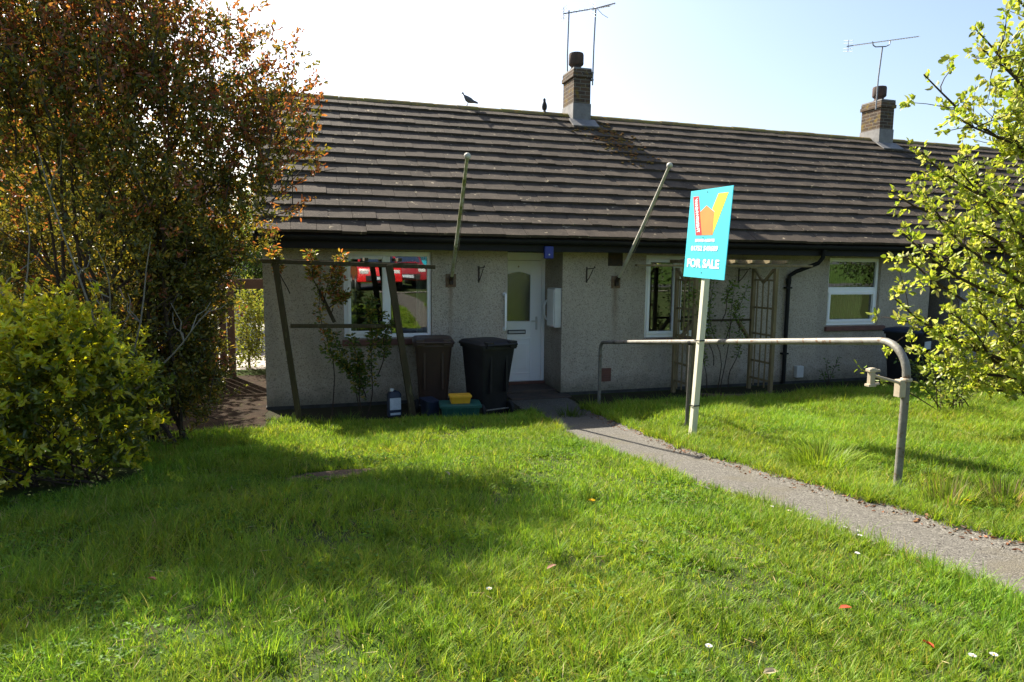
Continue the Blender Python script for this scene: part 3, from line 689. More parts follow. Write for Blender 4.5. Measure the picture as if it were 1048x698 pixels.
# ------------------------------------------------------------------ aerials, flagpoles, brackets, birds
def aerial(label, mast, boom, nel, el, extra=None):
    t = thing('tv_aerial', label, 'aerial', mast[0])
    MB().tube(mast, .016, 8).build('mast', M['alu'], t, smooth=True)
    a, b = Vector(boom[0]), Vector(boom[1]); m = MB(); m.tube([a, b], .012, 6); m.build('boom', M['alu'], t)
    e = MB(); dd = Vector(el)
    for i in range(nel):
        p = a.lerp(b, .08+.9*i/(nel-1)); k = 1-.35*i/(nel-1); e.tube([p-dd*k, p+dd*k], .005, 5)
    e.build('elements', M['alu'], t)
    r = MB(); p = a.lerp(b, .03)
    for s in (-1, 1):
        for q in (.5, 1.0): r.tube([p+dd*1.3+Vector((-.02, 0, s*q*.12)), p-dd*1.3+Vector((-.02, 0, s*q*.12))], .005, 5)
    r.tube([p+Vector((-.02, 0, -.13)), p+Vector((-.02, 0, .13))], .007, 5); r.build('reflector', M['alu'], t)
    if extra: extra(t)
    return t
aerial('tall left aerial on the near chimney, long boom out of the picture top', [(5.45, 13.9, 5.3), (5.42, 13.9, 6.5), (5.44, 13.9, 7.42)], [(5.31, 13.9, 7.34), (6.38, 13.9, 7.62)], 9, (.02, .16, .02))
aerial('shorter right aerial on the near chimney with close dark rods', [(5.70, 13.18, 5.75), (5.71, 13.18, 6.5), (5.735, 13.18, 7.26)], [(5.68, 13.18, 7.23), (6.16, 13.18, 7.40)], 13, (.0, .10, .06),
       lambda t: (MB().tube([(5.75, 13.18, 7.26), (5.85, 13.1, 7.12), (5.95, 13.05, 7.05)], .005, 5).build('cable', M['black'], t), MB().box(5.66, 5.72, 13.17, 13.23, 5.84, 5.87).build('strap', M['steel_dark'], t), MB().box(5.66, 5.72, 13.17, 13.23, 5.98, 6.01).build('strap', M['steel_dark'], t)))
def cradle(t): MB().tube([(12.7, 13.18, 7.31), (12.73, 13.18, 7.23), (12.8, 13.18, 7.2), (13.1, 13.18, 7.24), (13.2, 13.18, 7.29), (13.22, 13.18, 7.40)], .013, 6).build('cradle', M['alu'], t)
aerial('long aerial on the far chimney with a curved cradle under its boom', [(12.93, 13.18, 5.8), (12.94, 13.18, 6.5), (13.0, 13.18, 7.22)], [(11.98, 13.18, 7.13), (14.05, 13.18, 7.56)], 24, (.0, .11, .03), cradle)
def flagpole(label, base, tip, mat):
    t = thing('flagpole', label, 'flagpole', base); b = Vector(base); e = Vector(tip); d = (e-b).normalized()
    x = b.x
    MB().box(x-.08, x+.08, WY-.012, WY, b.z-.10, b.z+.10).build('wall_plate', M['rust'], t, bevel=.004)
    s = b+Vector((0, -.03, 0)); m = MB(); m.tube([s, s+d*.13], .031, 10); m.box(x-.025, x+.025, WY-.07, WY-.012, b.z-.06, b.z+.04); m.build('socket', M['ironbracket'], t, smooth=True)
    n = 8; pts = [s+d*.05+(e-s-d*.05)*(i/n)+Vector((0, 0, -.03*math.sin(PI*i/n))) for i in range(n+1)]
    MB().tube(pts, [.027-.007*i/n for i in range(n+1)], 10).build('pole', mat, t, smooth=True)
    MB().ellipsoid(e+d*.03, (.042, .042, .042), 12, 9).build('finial', M['flagpole_pale'], t, smooth=True)
    MB().tube([pts[1]+Vector((.03, -.01, -.03)), pts[3]+Vector((.035, 0, -.05)), pts[5]+Vector((.03, 0, -.04)), pts[7]+Vector((.02, 0, -.01))], .004, 5).build('halyard', M['palebark'], t)
flagpole('greenish bare flagpole leaning out from the wall left of the front door', (2.095, 10.04, 1.85), (1.87, 8.0, 3.35), M['flagwhite'])
flagpole('pale bare flagpole leaning out from the wall right of the front door', (4.825, 10.04, 1.83), (4.79, 8.40, 3.44), M['flagpole_pale'])
def hook(x, z, label):
    t = thing('basket_bracket', label, 'bracket', (x, WY, z), 'hanging basket brackets on the front wall')
    MB().bar((x, WY-.006, z-.13), (x, WY-.006, z+.12), .022, .01, (0, 1, 0)).build('back_plate', M['ironbracket'], t)
    MB().tube([(x, WY-.01, z+.09), (x+.01, WY-.26, z+.10), (x+.01, WY-.29, z+.13), (x+.01, WY-.31, z+.11)], .008, 6).build('arm', M['ironbracket'], t)
    MB().tube([(x, WY-.01, z-.11), (x+.005, WY-.10, z-.05), (x+.01, WY-.23, z+.08)], .007, 6).build('brace', M['ironbracket'], t)
hook(2.53, 1.95, 'rusty hanging basket bracket on the wall just left of the front door')
hook(4.31, 1.95, 'rusty hanging basket bracket between the porch and the louvred vent')
hook(7.15, 1.95, 'black hanging basket bracket on the wall behind the trellis arbour')
def bird(label, c, face, mat, upright=False):
    t = thing('bird', label, 'bird', c, None, face); s = .85
    b = MB()
    if upright:
        b.loft([[(r*math.cos(2*PI*j/12)+ox, r*.85*math.sin(2*PI*j/12), z) for j in range(12)] for r, ox, z in
                ((.02, 0, .03), (.055, 0, .05), (.066, 0, .10), (.058, .005, .15), (.036, .01, .195), (.03, .012, .215), (.034, .016, .235), (.026, .02, .26), (.006, .02, .272))])
        b.loft([[(-.05+.01*z0*0-.02*k, .022*math.cos(q), .05-.05*k+.012*math.sin(q)) for q in (0, 1.57, 3.14, 4.71)] for k in (0, 1.0)])
        b.add([(.04, -.008, .235), (.04, .008, .235), (.075, 0, .238), (.04, 0, .247)], [(0, 1, 2), (1, 3, 2), (3, 0, 2), (0, 3, 1)])
        head = (.02, .02, .243)
    else:
        b.loft([[(x, r*math.cos(2*PI*j/12)*.8, z+r*math.sin(2*PI*j/12)) for j in range(12)] for x, z, r in
                ((-.21, .055, .006), (-.19, .06, .02), (-.12, .075, .03), (-.06, .095, .055), (0, .11, .066), (.05, .135, .056), (.075, .165, .034), (.085, .19, .027), (.095, .215, .028), (.115, .225, .02), (.13, .222, .006))])
        b.add([(.125, -.006, .217), (.125, .006, .217), (.152, 0, .212), (.125, 0, .228)], [(0, 1, 2), (1, 3, 2), (3, 0, 2), (0, 3, 1)])
        head = (.108, .02, .222)
    b.build('body', mat, t, smooth=True, local=True)
    for q in (-1, 1):
        l = MB(); l.tube([(.0, q*.02, .06), (.005, q*.022, .0)], .005, 5); l.tube([(.005, q*.022, .002), (.035, q*.026, .002)], .004, 5); l.build('leg', M['rust'], t, local=True)
        MB().ellipsoid((head[0], q*head[1], head[2]), (.004, .004, .004), 6, 5).build('eye', M['rubber'], t, local=True)
z0 = 0
bird('grey pigeon standing on the roof ridge', (3.17, 13.5, 5.235), PI, M['bird'])
bird('small black bird sitting upright on the ridge beside the chimney', (4.78, 13.5, 5.22), -PI/2-.5, M['crow'], True)

# ------------------------------------------------------------------ bins and boxes
def wheelie(label, loc, rz, mat, lidmat):
    t = thing('wheelie_bin', label, 'wheelie bin', loc, None, rz); t.scale = (.93, .93, .98)
    b = MB(); b.loft([rrect(0, .03, .04, .42, .46, .05), rrect(0, .03, .30, .455, .51, .05), rrect(0, .02, .62, .50, .58, .05), rrect(0, .0, .96, .555, .66, .05), rrect(0, .0, .962, .60, .71, .05), rrect(0, .0, 1.0, .60, .71, .05)])
    b.box(-.15, -.12, -.315, -.24, .35, .95); b.box(.12, .15, -.315, -.24, .35, .95)
    b.build('body', mat, t, smooth=True, local=True)
    l = MB(); l.loft([rrect(0, .01, 1.002, .63, .74, .06), rrect(0, .01, 1.03, .63, .74, .06), rrect(0, .02, 1.065, .57, .66, .08), rrect(0, .03, 1.078, .40, .45, .08)])
    lid = l.build('lid', lidmat, t, smooth=True, local=True)
    h = MB()
    for s in (-1, 1): h.box(s*.2-.06, s*.2+.06, -.40, -.30, .985, 1.075)
    h.tube([(-.26, -.40, 1.03), (.26, -.40, 1.03)], .018, 8); h.build('handle', mat, lid, bevel=.012, local=True)
    MB().tube([(-.27, -.23, .10), (.27, -.23, .10)], .012, 8).build('axle', M['steel'], t, local=True)
    for s in (-1, 1):
        wl = MB(); wl.lathe((s*.25, -.23, .10), [(.06, -.028), (.095, -.024), (.10, -.012), (.10, .012), (.095, .024), (.06, .028)], 20, Matrix.Rotation(PI/2, 3, 'Y'))
        o = wl.build('wheel', M['rubber'], t, smooth=True, local=True)
        MB().lathe((s*.25, -.23, .10), [(.05, -.03), (.05, .03)], 14, Matrix.Rotation(PI/2, 3, 'Y')).build('hub', mat, o, local=True)
    return t
wheelie('black wheelie bin standing on the grass beside the front door', (2.41, 9.02, 0.01), math.radians(17), M['binblack'], M['binblack'])
wheelie('dark brown wheelie bin standing under the wide front window', (1.73, 9.56, 0.0), math.radians(-8), M['binbrown'], M['binbrown'])
b3 = wheelie('black wheelie bin half hidden by leafy branches at the far end', (10.15, 9.25, 0.0), math.radians(20), M['binblack'], M['navy'])
MB().box(-.12, .14, -.325, -.317, .72, .86).build('sticker', M['label'], b3, local=True)
rb = thing('recycling_box', 'dark green plastic recycling box on the grass before the bins', 'recycling box', (1.90, 8.52, g1(1.9, 8.52)), None, math.radians(-8))
b = MB(); b.loft([rrect(0, 0, 0, .44, .30, .03), rrect(0, 0, .20, .50, .36, .03)])
for i in range(5): b.box(-.18+i*.09-.008, -.18+i*.09+.008, -.184, -.15, .03, .19)
b.build('tub', M['boxgreen'], rb, smooth=True, local=True)
l = MB(); l.loft([rrect(0, 0, .195, .54, .40, .03), rrect(0, 0, .225, .54, .40, .03), rrect(0, 0, .235, .48, .34, .03)]); l.build('rim', M['boxgreen'], rb, smooth=True, local=True)
yb = thing('food_caddy', 'small bright yellow plastic tub lying on the green recycling box', 'tub', (1.90, 8.52, g1(1.9, 8.52)+.236), None, math.radians(-5))
b = MB(); b.loft([rrect(0, 0, 0, .24, .17, .02), rrect(0, 0, .08, .27, .20, .02)]); b.build('tub', M['yellow'], yb, smooth=True, local=True)
b = MB(); b.loft([rrect(0, 0, .081, .29, .22, .02), rrect(0, 0, .10, .29, .22, .02), rrect(0, 0, .105, .26, .19, .02)]); b.build('lid', M['yellow'], yb, smooth=True, local=True)
tr = thing('storage_crate', 'narrow navy plastic crate between green box and brown bin', 'crate', (1.57, 8.93, g1(1.57, 8.93)), None, math.radians(10))
b = MB(); b.loft([rrect(0, 0, 0, .14, .30, .02), rrect(0, 0, .24, .17, .34, .02)]); b.build('tub', M['navy'], tr, smooth=True, local=True)
b = MB(); b.loft([rrect(0, 0, .235, .19, .36, .02), rrect(0, 0, .255, .19, .36, .02)]); b.build('rim', M['navy'], tr, smooth=True, local=True)
bt = thing('plastic_bottle', 'dark plastic container with pale label by the leaning pole foot', 'container', (1.10, 9.0, .06), None, .15)
b = MB(); b.loft([rrect(0, 0, 0, .18, .13, .03), rrect(0, 0, .29, .18, .13, .03), rrect(0, 0, .33, .13, .10, .03), rrect(0, 0, .335, .06, .06, .025), rrect(0, 0, .345, .06, .06, .025)]); b.build('body', M['navy'], bt, smooth=True, local=True)
MB().lathe((-.03, 0, .335), [(.028, 0), (.028, .03), (.024, .035)], 14).build('cap', M['metergrey'], bt, smooth=True, local=True)
MB().box(-.075, .075, -.0685, -.0655, .09, .25).build('label', M['label'], bt, local=True)
MB().box(-.07, .07, -.0685, -.0655, .02, .05).build('label', M['label'], bt, local=True)

# ------------------------------------------------------------------ handrail and sale board
hr = thing('handrail', 'bent galvanised steel handrail running down beside the path', 'handrail', (3.74, 3.41, g1(3.74, 3.41)))
A = Vector((3.742, 3.41, .655)); B = Vector((4.147, 9.085, .0)); dr = (B-A).normalized(); H = 1.0
At, Bt = A+Vector((0, 0, H-.025)), B+Vector((0, 0, H-.03))
def bend(c, d0, d1, r, n=7):
    """quarter bend from direction d0 to d1 starting at c-d0*r"""
    o = c-d0*r+d1*r
    return [o - d1*r*math.cos(PI/2*i/n) + d0*r*math.sin(PI/2*i/n) for i in range(n+1)]
upv = Vector((0, 0, 1)); pts = [A-Vector((.012, 0, .2)), A+Vector((-.008, 0, .0)), A+Vector((0, 0, .55))]+bend(At, upv, dr, .24)+bend(Bt, dr, -upv, .12)+[B-Vector((0, 0, .2))]
MB().tube(pts, .0255, 14).build('rail', M['steel'], hr, smooth=True)
cp = MB(); cp.tube([Bt-dr*.62, Bt-dr*.55], .029, 14); cp.build('joint_sleeve', M['steel_dark'], hr, smooth=True)
mid = A.lerp(B, .514); MB().tube([mid-Vector((.02, 0, .2)), mid+Vector((0, 0, H-.05))], .021, 10).build('support_post', M['steel_dark'], hr, smooth=True)
MB().tube([mid+Vector((0, 0, H-.035))-dr*.03, mid+Vector((0, 0, H-.035))+dr*.03], .031, 12).build('joint_sleeve', M['black'], hr, smooth=True)
ga = MB(); ga.box(3.670, 3.720, 3.385, 3.435, 1.262, 1.378); ga.tube([(3.742, 3.41, 1.365), (3.742, 3.41, 1.385)], .036, 14)
gb = ga.build('clamp', M['bracket'], hr, bevel=.004)
MB().tube([(3.67, 3.40, 1.36), (3.46, 3.40, 1.415)], .0095, 8).build('arm', M['bracket'], gb, smooth=True)
pg = MB(); pg.box(3.425, 3.462, 3.385, 3.415, 1.345, 1.465); pg.tube([(3.43, 3.4, 1.452), (3.50, 3.39, 1.447)], .009, 6); pg.tube([(3.43, 3.4, 1.357), (3.50, 3.39, 1.362)], .009, 6); pg.box(3.412, 3.47, 3.38, 3.42, 1.44, 1.46); pg.box(3.412, 3.47, 3.38, 3.42, 1.345, 1.362)
pg.build('latch', M['bracket'], gb, bevel=.003)
sg = thing('sale_board', 'turquoise estate agent board on a tall cream post by the path', 'sale board', (3.73, 5.92, g1(3.73, 5.92)))
ps = MB(); ps.bar((3.716, 5.88, .15), (3.850, 5.88, 2.80), .060, .060, (0, 1, 0)); ps.build('post', M['postwhite'], sg, bevel=.004)
for zz in (.70, 1.36):
    MB().tube([(3.672+.044*zz, 5.845, zz), (3.672+.044*zz, 5.915, zz), (3.742+.044*zz, 5.915, zz), (3.742+.044*zz, 5.845, zz), (3.672+.044*zz, 5.840, zz)], .006, 5).build('tie', M['black'], sg)
# board frame: u runs toward -Y (viewer's right), v up, normal -X
BW, BH = .765, .872; C0 = Vector((3.779, 6.25, 1.993)); U = Vector((-.030, -BW, -.022)).normalized(); Vv = Vector((.044, .0, 1)); Vv = (Vv-U*Vv.dot(U)).normalized(); Nn = U.cross(Vv)
def bp(u, v, h=0): return C0+U*(u*BW)+Vv*(v*BH)+Nn*h
def bpoly(name, poly, mat, parent, h0, h1): return MB().prism([bp(u, v, h0) for u, v in poly], Nn*(h1-h0)).build(name, mat, parent)
bd = bpoly('sign_board', [(0, 0), (1, 0), (1, 1), (0, 1)], M['sign'], sg, -.006, 0)
red = bpoly('red_strip', [(.245, .49), (.405, .49), (.19, .935), (.075, .935)] if False else [(.235, .485), (.385, .485), (.215, .93), (.075, .93)], M['sred'], bd, .0012, .002)
bpoly('house_emblem', [(.385, .485), (.635, .485), (.635, .745), (.43, .825), (.265, .735)] if False else [(.388, .485), (.64, .485), (.635, .735), (.435, .815), (.272, .74), (.277, .725)], M['sorange'], bd, .0012, .002)
bpoly('yellow_strip', [(.645, .50), (.915, .935), (.69, .935), (.575, .77), (.637, .745)], M['syellow'], bd, .0012, .002)
def text(body, name, u, v, height, width, mat, parent, rot=0, h=.0016):
    cu = bpy.data.curves.new(name, 'FONT'); cu.body = body; cu.align_x = 'CENTER'; cu.align_y = 'CENTER'; cu.extrude = .0006; cu.offset = .035; cu.resolution_u = 3
    ob = bpy.data.objects.new(name, cu); COL.objects.link(ob); bpy.context.view_layer.update()
    me = bpy.data.meshes.new_from_object(ob.evaluated_get(bpy.context.evaluated_depsgraph_get())); bpy.data.objects.remove(ob)
    co = np.zeros(len(me.vertices)*3); me.vertices.foreach_get('co', co); co = co.reshape(-1, 3)
    lo, hi = co.min(0), co.max(0); co = (co-(lo+hi)/2)/np.maximum(hi-lo, 1e-6)*np.array([width, height, 1]); co[:, 2] *= .001
    c, s = math.cos(rot), math.sin(rot); x, y = co[:, 0]*c-co[:, 1]*s, co[:, 0]*s+co[:, 1]*c
    o = bp(u, v, h); P = np.array(o)[None]+x[:, None]*np.array(U)+y[:, None]*np.array(Vv)+co[:, 2:3]*np.array(Nn)-np.array(origin(parent))
    me.vertices.foreach_set('co', P.astype(np.float32).ravel()); me.update()
    return link(name, me, mat, parent)
text('FOR SALE', 'lettering', .47, .165, .088, .60, M['swhite'], bd, h=.003)
text('01752 549689', 'lettering', .47, .335, .052, .50, M['swhite'], bd, h=.003)
text('ESTATE AGENTS', 'lettering', .47, .425, .03, .36, M['swhite'], bd, h=.003)
text('WAINWRIGHT', 'lettering', .228, .71, .055, .36, M['swhite'], bd, rot=-PI/2+math.atan2((.155)*BW, .445*BH), h=.0045)
for u, v in ((.43, .965), (.42, .455), (.46, .06)): MB().lathe(bp(u, v, .001), [(.006, 0), (.006, .003)], 8, Matrix((U, Vv, Nn)).transposed()).build('screw', M['black'], bd)

# ------------------------------------------------------------------ leaning rose frame (left) and trellis arbour (right)
rf = thing('rose_frame', 'rickety leaning wooden rose frame before the wide front window', 'rose frame', (.5, 9.0, 0))
def plank(name, a, b, w, d, mat, parent): return MB().bar(a, b, w, d, (0, 1, 0)).build(name, mat, parent, bevel=.006)
plank('top_beam', (-.58, 8.98, 2.115), (1.66, 8.98, 2.055), .055, .09, M['oldwood'], rf); plank('top_beam', (-.3, 9.45, 2.12), (1.5, 9.45, 2.08), .05, .08, M['oldwood'], rf)
for x in (-.33, .75, 1.18): MB().bar((x, 8.86, 2.145), (x, 9.58, 2.145), .05, .045).build('cross_piece', M['oldwood'], rf, bevel=.004)
plank('post', (-.36, 8.98, 2.09), (-.10, 8.98, -.1), .075, .06, M['oldwood'], rf); plank('post', (1.045, 8.95, 2.08), (1.36, 8.90, -.1), .085, .09, M['oldwood'], rf)
plank('post', (1.13, 9.45, 2.06), (1.42, 9.45, -.1), .06, .06, M['oldwood'], rf)
plank('rail', (-.20, 8.955, 1.30), (1.12, 8.955, 1.275), .05, .05, M['oldwood'], rf)
plank('brace', (.16, 9.4, 1.75), (.36, 9.4, 1.30), .05, .04, M['oldwood'], rf)
ab = thing('garden_arbour', 'weathered wooden trellis arbour against the wall behind the sale board', 'arbour', (6.55, 9.5, 0))
for y in (9.22, 9.78): plank('top_beam', (5.05, y, 2.105), (7.95, y, 2.115), .035, .075, M['wood'], ab)
for i, x in enumerate((5.75, 6.05, 6.35, 6.66, 6.98, 7.30)):
    MB().prism([(x, 9.02, 2.16), (x, 9.10, 2.145), (x, 9.95, 2.145), (x, 9.95, 2.20), (x, 9.02, 2.20)], (.045, 0, 0)).build('rafter', M['wood'], ab, bevel=.003)
for x in (5.80, 7.27):
    for y in (9.22, 9.78): plank('post', (x, y, 2.07), (x, y, -.1), .06, .06, M['wood'], ab)
    tl = MB(); 
    for z in (1.88, 1.42, .98, .52, .22): tl.box(x-.012, x+.012, 9.255, 9.745, z-.016, z+.016)
    for y in (9.36, 9.5, 9.64): tl.box(x-.028, x-.0125, y-.011, y+.011, .1, 1.88)
    tl.build('trellis', M['wood'], ab)
    vb = MB(); vb.bar((x-.02, 9.26, 2.05), (x-.02, 9.5, 1.84), .045, .025, (1, 0, 0)); vb.bar((x-.02, 9.74, 2.05), (x-.02, 9.5, 1.84), .045, .025, (1, 0, 0)); vb.build('brace', M['wood'], ab)
plank('back_rail', (5.83, 9.78, 1.20), (7.24, 9.78, 1.20), .035, .06, M['oldwood'], ab)
for a, b in (((7.22, 9.76, .86), (6.98, 9.76, 1.18)), ((5.85, 9.76, .86), (6.10, 9.76, 1.18))): plank('brace', a, b, .04, .09, M['wood'], ab)
ed = thing('bed_edging', 'low curved timber edging round the bed under the arbour', 'edging', (6.6, 9.0, 0))
MB().tube([(6.02, 9.45, .03), (6.08, 9.25, .045), (6.25, 9.12, .05), (6.7, 9.03, .05), (7.1, 9.05, .05), (7.25, 9.18, .04)], .035, 8).build('log', M['brownwood'], ed, smooth=True)

# ------------------------------------------------------------------ plants
def wig(a, b, n, amp, sag=0):
    a = Vector(a); b = Vector(b); L = (b-a).length; out = []
    ph = [random.uniform(0, 6) for _ in range(3)]
    for i in range(n+1):
        t = i/n; e = math.sin(PI*t)
        out.append(a.lerp(b, t)+Vector((math.sin(5*t+ph[0]), math.sin(5*t+ph[1]), .5*math.sin(6*t+ph[2])))*amp*e+Vector((0, 0, -sag*e)))
    return out
def plant(name, label, cat, base, canes, nleaf, cols, leafL, mat='leaf', group=None, bark='bark', lw=.55, spread=.07, toplit=None, r0=.009, start=.3):
    t = thing(name, label, cat, base, group)
    s = MB(); P = []; D = []; C = []
    for a, b in canes:
        pts = wig(a, b, 8, .05*(Vector(b)-Vector(a)).length); s.tube(pts, [r0*(1-.75*i/8) for i in range(9)], 5)
        k = max(2, int(nleaf/len(canes)))
        for _ in range(k):
            q = start+(1-start)*random.random(); i = min(7, int(q*8)); p = pts[i].lerp(pts[i+1], q*8-i)
            d = Vector(RNG.normal(size=3)); d.z = d.z*.5+.2; d.normalize()
            P.append(p+d*random.uniform(0, spread)); D.append(d)
    s.build('stem', M[bark], t, smooth=True); n = len(P)
    col = pick(cols, n)
    leaves('foliage', np.array(P), np.array(D), leafL*RNG.uniform(.6, 1.3, n), leafL*lw*RNG.uniform(.7, 1.2, n), col, M[mat], t)
    return t
rosec = [(.09, .14, .025), (.12, .17, .03), (.28, .22, .05), (.06, .10, .025)]
plant('climbing_rose', 'leggy climbing rose growing through the right half of the rose frame', 'rose', (.72, 9.15, 0),
      [((.72, 9.15, 0), (.55, 9.05, 1.15)), ((.74, 9.12, 0), (.95, 9.0, 1.45)), ((.7, 9.18, 0), (.30, 9.1, 1.25)), ((.9, 9.1, .6), (1.05, 8.95, 1.35)), ((.66, 9.1, .5), (.22, 9.05, 1.0)), ((.8, 9.1, .9), (.83, 9.0, 1.65)), ((.74, 9.12, .3), (.62, 9.0, .9))], 1700, rosec, .058, 'leafwaxy')
plant('climbing_rose', 'reddish climbing rose spilling over the left top of the rose frame', 'rose', (.05, 9.3, 0),
      [((.30, 9.35, 0), (.20, 9.2, 2.05)), ((.2, 9.2, 1.5), (.45, 9.0, 2.2)), ((.2, 9.2, 1.6), (.05, 8.95, 2.25)), ((.28, 9.2, 1.5), (.5, 8.95, 1.7)), ((.3, 9.2, 1.4), (.42, 8.95, 1.95)), ((-.2, 9.2, 1.7), (-.40, 8.9, 2.3))], 1300, [(.14, .16, .03), (.34, .24, .05), (.42, .14, .05), (.10, .12, .025)], .055, 'leafwaxy', start=.45)
plant('climbing_rose', 'thin green climbing rose inside the trellis arbour', 'rose', (6.5, 9.5, 0),
      [((6.45, 9.5, 0), (6.25, 9.4, 1.9)), ((6.5, 9.5, 0), (6.62, 9.35, 1.95)), ((6.5, 9.45, .8), (6.8, 9.3, 1.8)), ((6.3, 9.4, .5), (6.05, 9.3, 1.5)), ((6.6, 9.4, .1), (6.75, 9.4, 1.3)), ((6.25, 9.5, 0), (6.1, 9.4, 1.1)), ((5.9, 9.3, 1.0), (5.72, 9.15, 1.75)), ((6.4, 9.4, 1.2), (6.5, 9.25, 1.85))], 900, [(.12, .19, .03), (.17, .25, .045), (.09, .14, .025)], .05, 'leafwaxy', start=.45)
# photinia
phe = [(-1.45, 7.3, 3.75, 1.2, 1.2, 1.25), (-2.8, 7.2, 3.75, 1.2, 1.2, 1.15), (-.54, 7.15, 3.45, .68, .8, .82), (-1.35, 7.4, 2.5, .95, 1.0, .85), (-2.9, 8.3, 2.2, 1.0, .8, 1.0),
       (-1.22, 7.9, 1.25, .40, .6, .85), (-1.25, 7.8, 2.0, .5, .6, .6), (-1.75, 7.9, 1.3, .8, .6, .8), (-1.6, 7.3, 4.5, .8, .9, .65), (-2.8, 7.3, 4.45, 1, .9, .65), (-.68, 7.1, 2.9, .36, .45, .40)]
ph = thing('photinia_shrub', 'tall bronze and green shrub with red young leaves left of the bungalow', 'shrub', (-1.9, 7.6, g1(-1.9, 7.6)))
CP, CD = ell_points(phe, 6300, 1.9)
lowe = [(-1.22, 8.0, .95, .34, .45, .75), (-1.22, 7.9, 1.75, .40, .5, .55), (-1.5, 7.6, 1.0, .5, .45, .8), (-1.7, 7.1, 1.0, .45, .3, .7), (-1.35, 7.6, 2.1, .5, .5, .6), (-.85, 7.7, 2.35, .35, .4, .4)]
CL, DL = ell_points(lowe, 1700, 2.2); CP = np.concatenate([CP, CL]); CD = np.concatenate([CD, DL])
keep = (CP[:, 2] > gz(CP[:, 0], CP[:, 1])+.05) & ((CP[:, 2] < 4.3) | (RNG.random(len(CP)) < .8)); CP = CP[keep]; CD = CD[keep]; nC = len(CP); k = 15
ctr = np.array([-1.8, 7.4, 2.6])
outw = unit((CP-ctr)*np.array([1, 1, .6])); tw = unit(outw*.5+np.array([0, 0, .75])[None]+RNG.normal(0, .45, (nC, 3)))
tt = RNG.random((nC, k)); tl = RNG.uniform(.10, .24, nC)
P = CP[:, None]+tw[:, None]*(tt*tl[:, None])[..., None]+RNG.normal(0, .02, (nC, k, 3))
D = tw[:, None]*.7+RNG.normal(0, .75, (nC, k, 3))
red = (RNG.random(nC) < np.clip(.18+.24*(CP[:, 2]-2.2)+.25*(np.linalg.norm((CP-ctr)/np.array([1.9, 1.4, 2.4]), axis=1)-.8), .05, .72))
n = nC*k; rr = np.repeat(red, k) & (tt.ravel() > .35)
col = np.where(rr[:, None], pick([(.32, .105, .045), (.34, .16, .055), (.23, .115, .04), (.34, .13, .075)], n), pick([(.11, .12, .024), (.15, .15, .028), (.075, .085, .02), (.30, .23, .04)], n, [.32, .28, .2, .2]))
leaves('crown', P.reshape(-1, 3), D.reshape(-1, 3), .055*RNG.uniform(.5, 1.3, n), .024*RNG.uniform(.7, 1.25, n), np.clip(col, 0, 1), M['bronze'], ph)
st = MB(); b0 = Vector((-1.9, 7.6, g1(-1.9, 7.6)-.05))
for i in range(16):
    e = phe[i % len(phe)]; q = Vector((e[0]+random.gauss(0, .4), e[1]+random.gauss(0, .35), e[2]+random.uniform(-.1, .6)*e[5]))
    s0 = b0+Vector((random.uniform(-.75, .75), random.uniform(-.35, .3), 0))
    if q.z < 2.2: q.z += 1.4
    pts = wig(s0, q, 10, .09); st.tube(pts, [.025*(1-.8*j/10) for j in range(11)], 6)
    for j in range(4):
        a = pts[random.randint(4, 9)]; st.tube(wig(a, a+Vector((random.gauss(0, .35), random.gauss(0, .3), random.uniform(.3, .8))), 5, .05), [.012, .010, .008, .006, .004, .003], 5)
idx = RNG.choice(nC, 900, replace=False)
for i in idx:
    a = Vector(CP[i]); st.tube([a-Vector(tw[i])*.25, a, a+Vector(tw[i])*tl[i]], [.006, .0045, .002], 4, False)
st.build('trunk', M['bark'], ph, smooth=True)
# wispy outer shoots with red tips
ws = MB(); P = []; D = []
for a, b in (((-.62, 7.1, 3.5), (-.12, 6.95, 4.13)), ((-.5, 7.1, 3.3), (.06, 6.9, 3.75)), ((-.4, 7.1, 3.1), (.20, 6.9, 3.52)), ((-.35, 7.1, 3.0), (.16, 6.9, 3.2)), ((-.3, 7.1, 2.7), (.14, 6.9, 3.0)), ((-.4, 7.05, 2.5), (.10, 6.9, 2.72)), ((-.9, 7.1, 4.2), (-.28, 7, 4.5))):
    pts = wig(a, b, 7, .03); ws.tube(pts, [.006-.0006*i for i in range(8)], 5)
    for _ in range(46):
        q = .25+.75*random.random(); i = min(6, int(q*7)); P.append(pts[i].lerp(pts[i+1], q*7-i)+Vector(RNG.normal(0, .015, 3))); D.append((pts[7]-pts[0]).normalized()+Vector(RNG.normal(0, .7, 3)))
ws.build('shoots', M['bark'], ph, smooth=True); n = len(P)
leaves('young_leaves', np.array(P), np.array(D), .055*RNG.uniform(.6, 1.2, n), .022*RNG.uniform(.7, 1.2, n), np.clip(pick([(.40, .17, .05), (.42, .15, .06), (.24, .17, .04)], n), 0, 1), M['bronze'], ph)
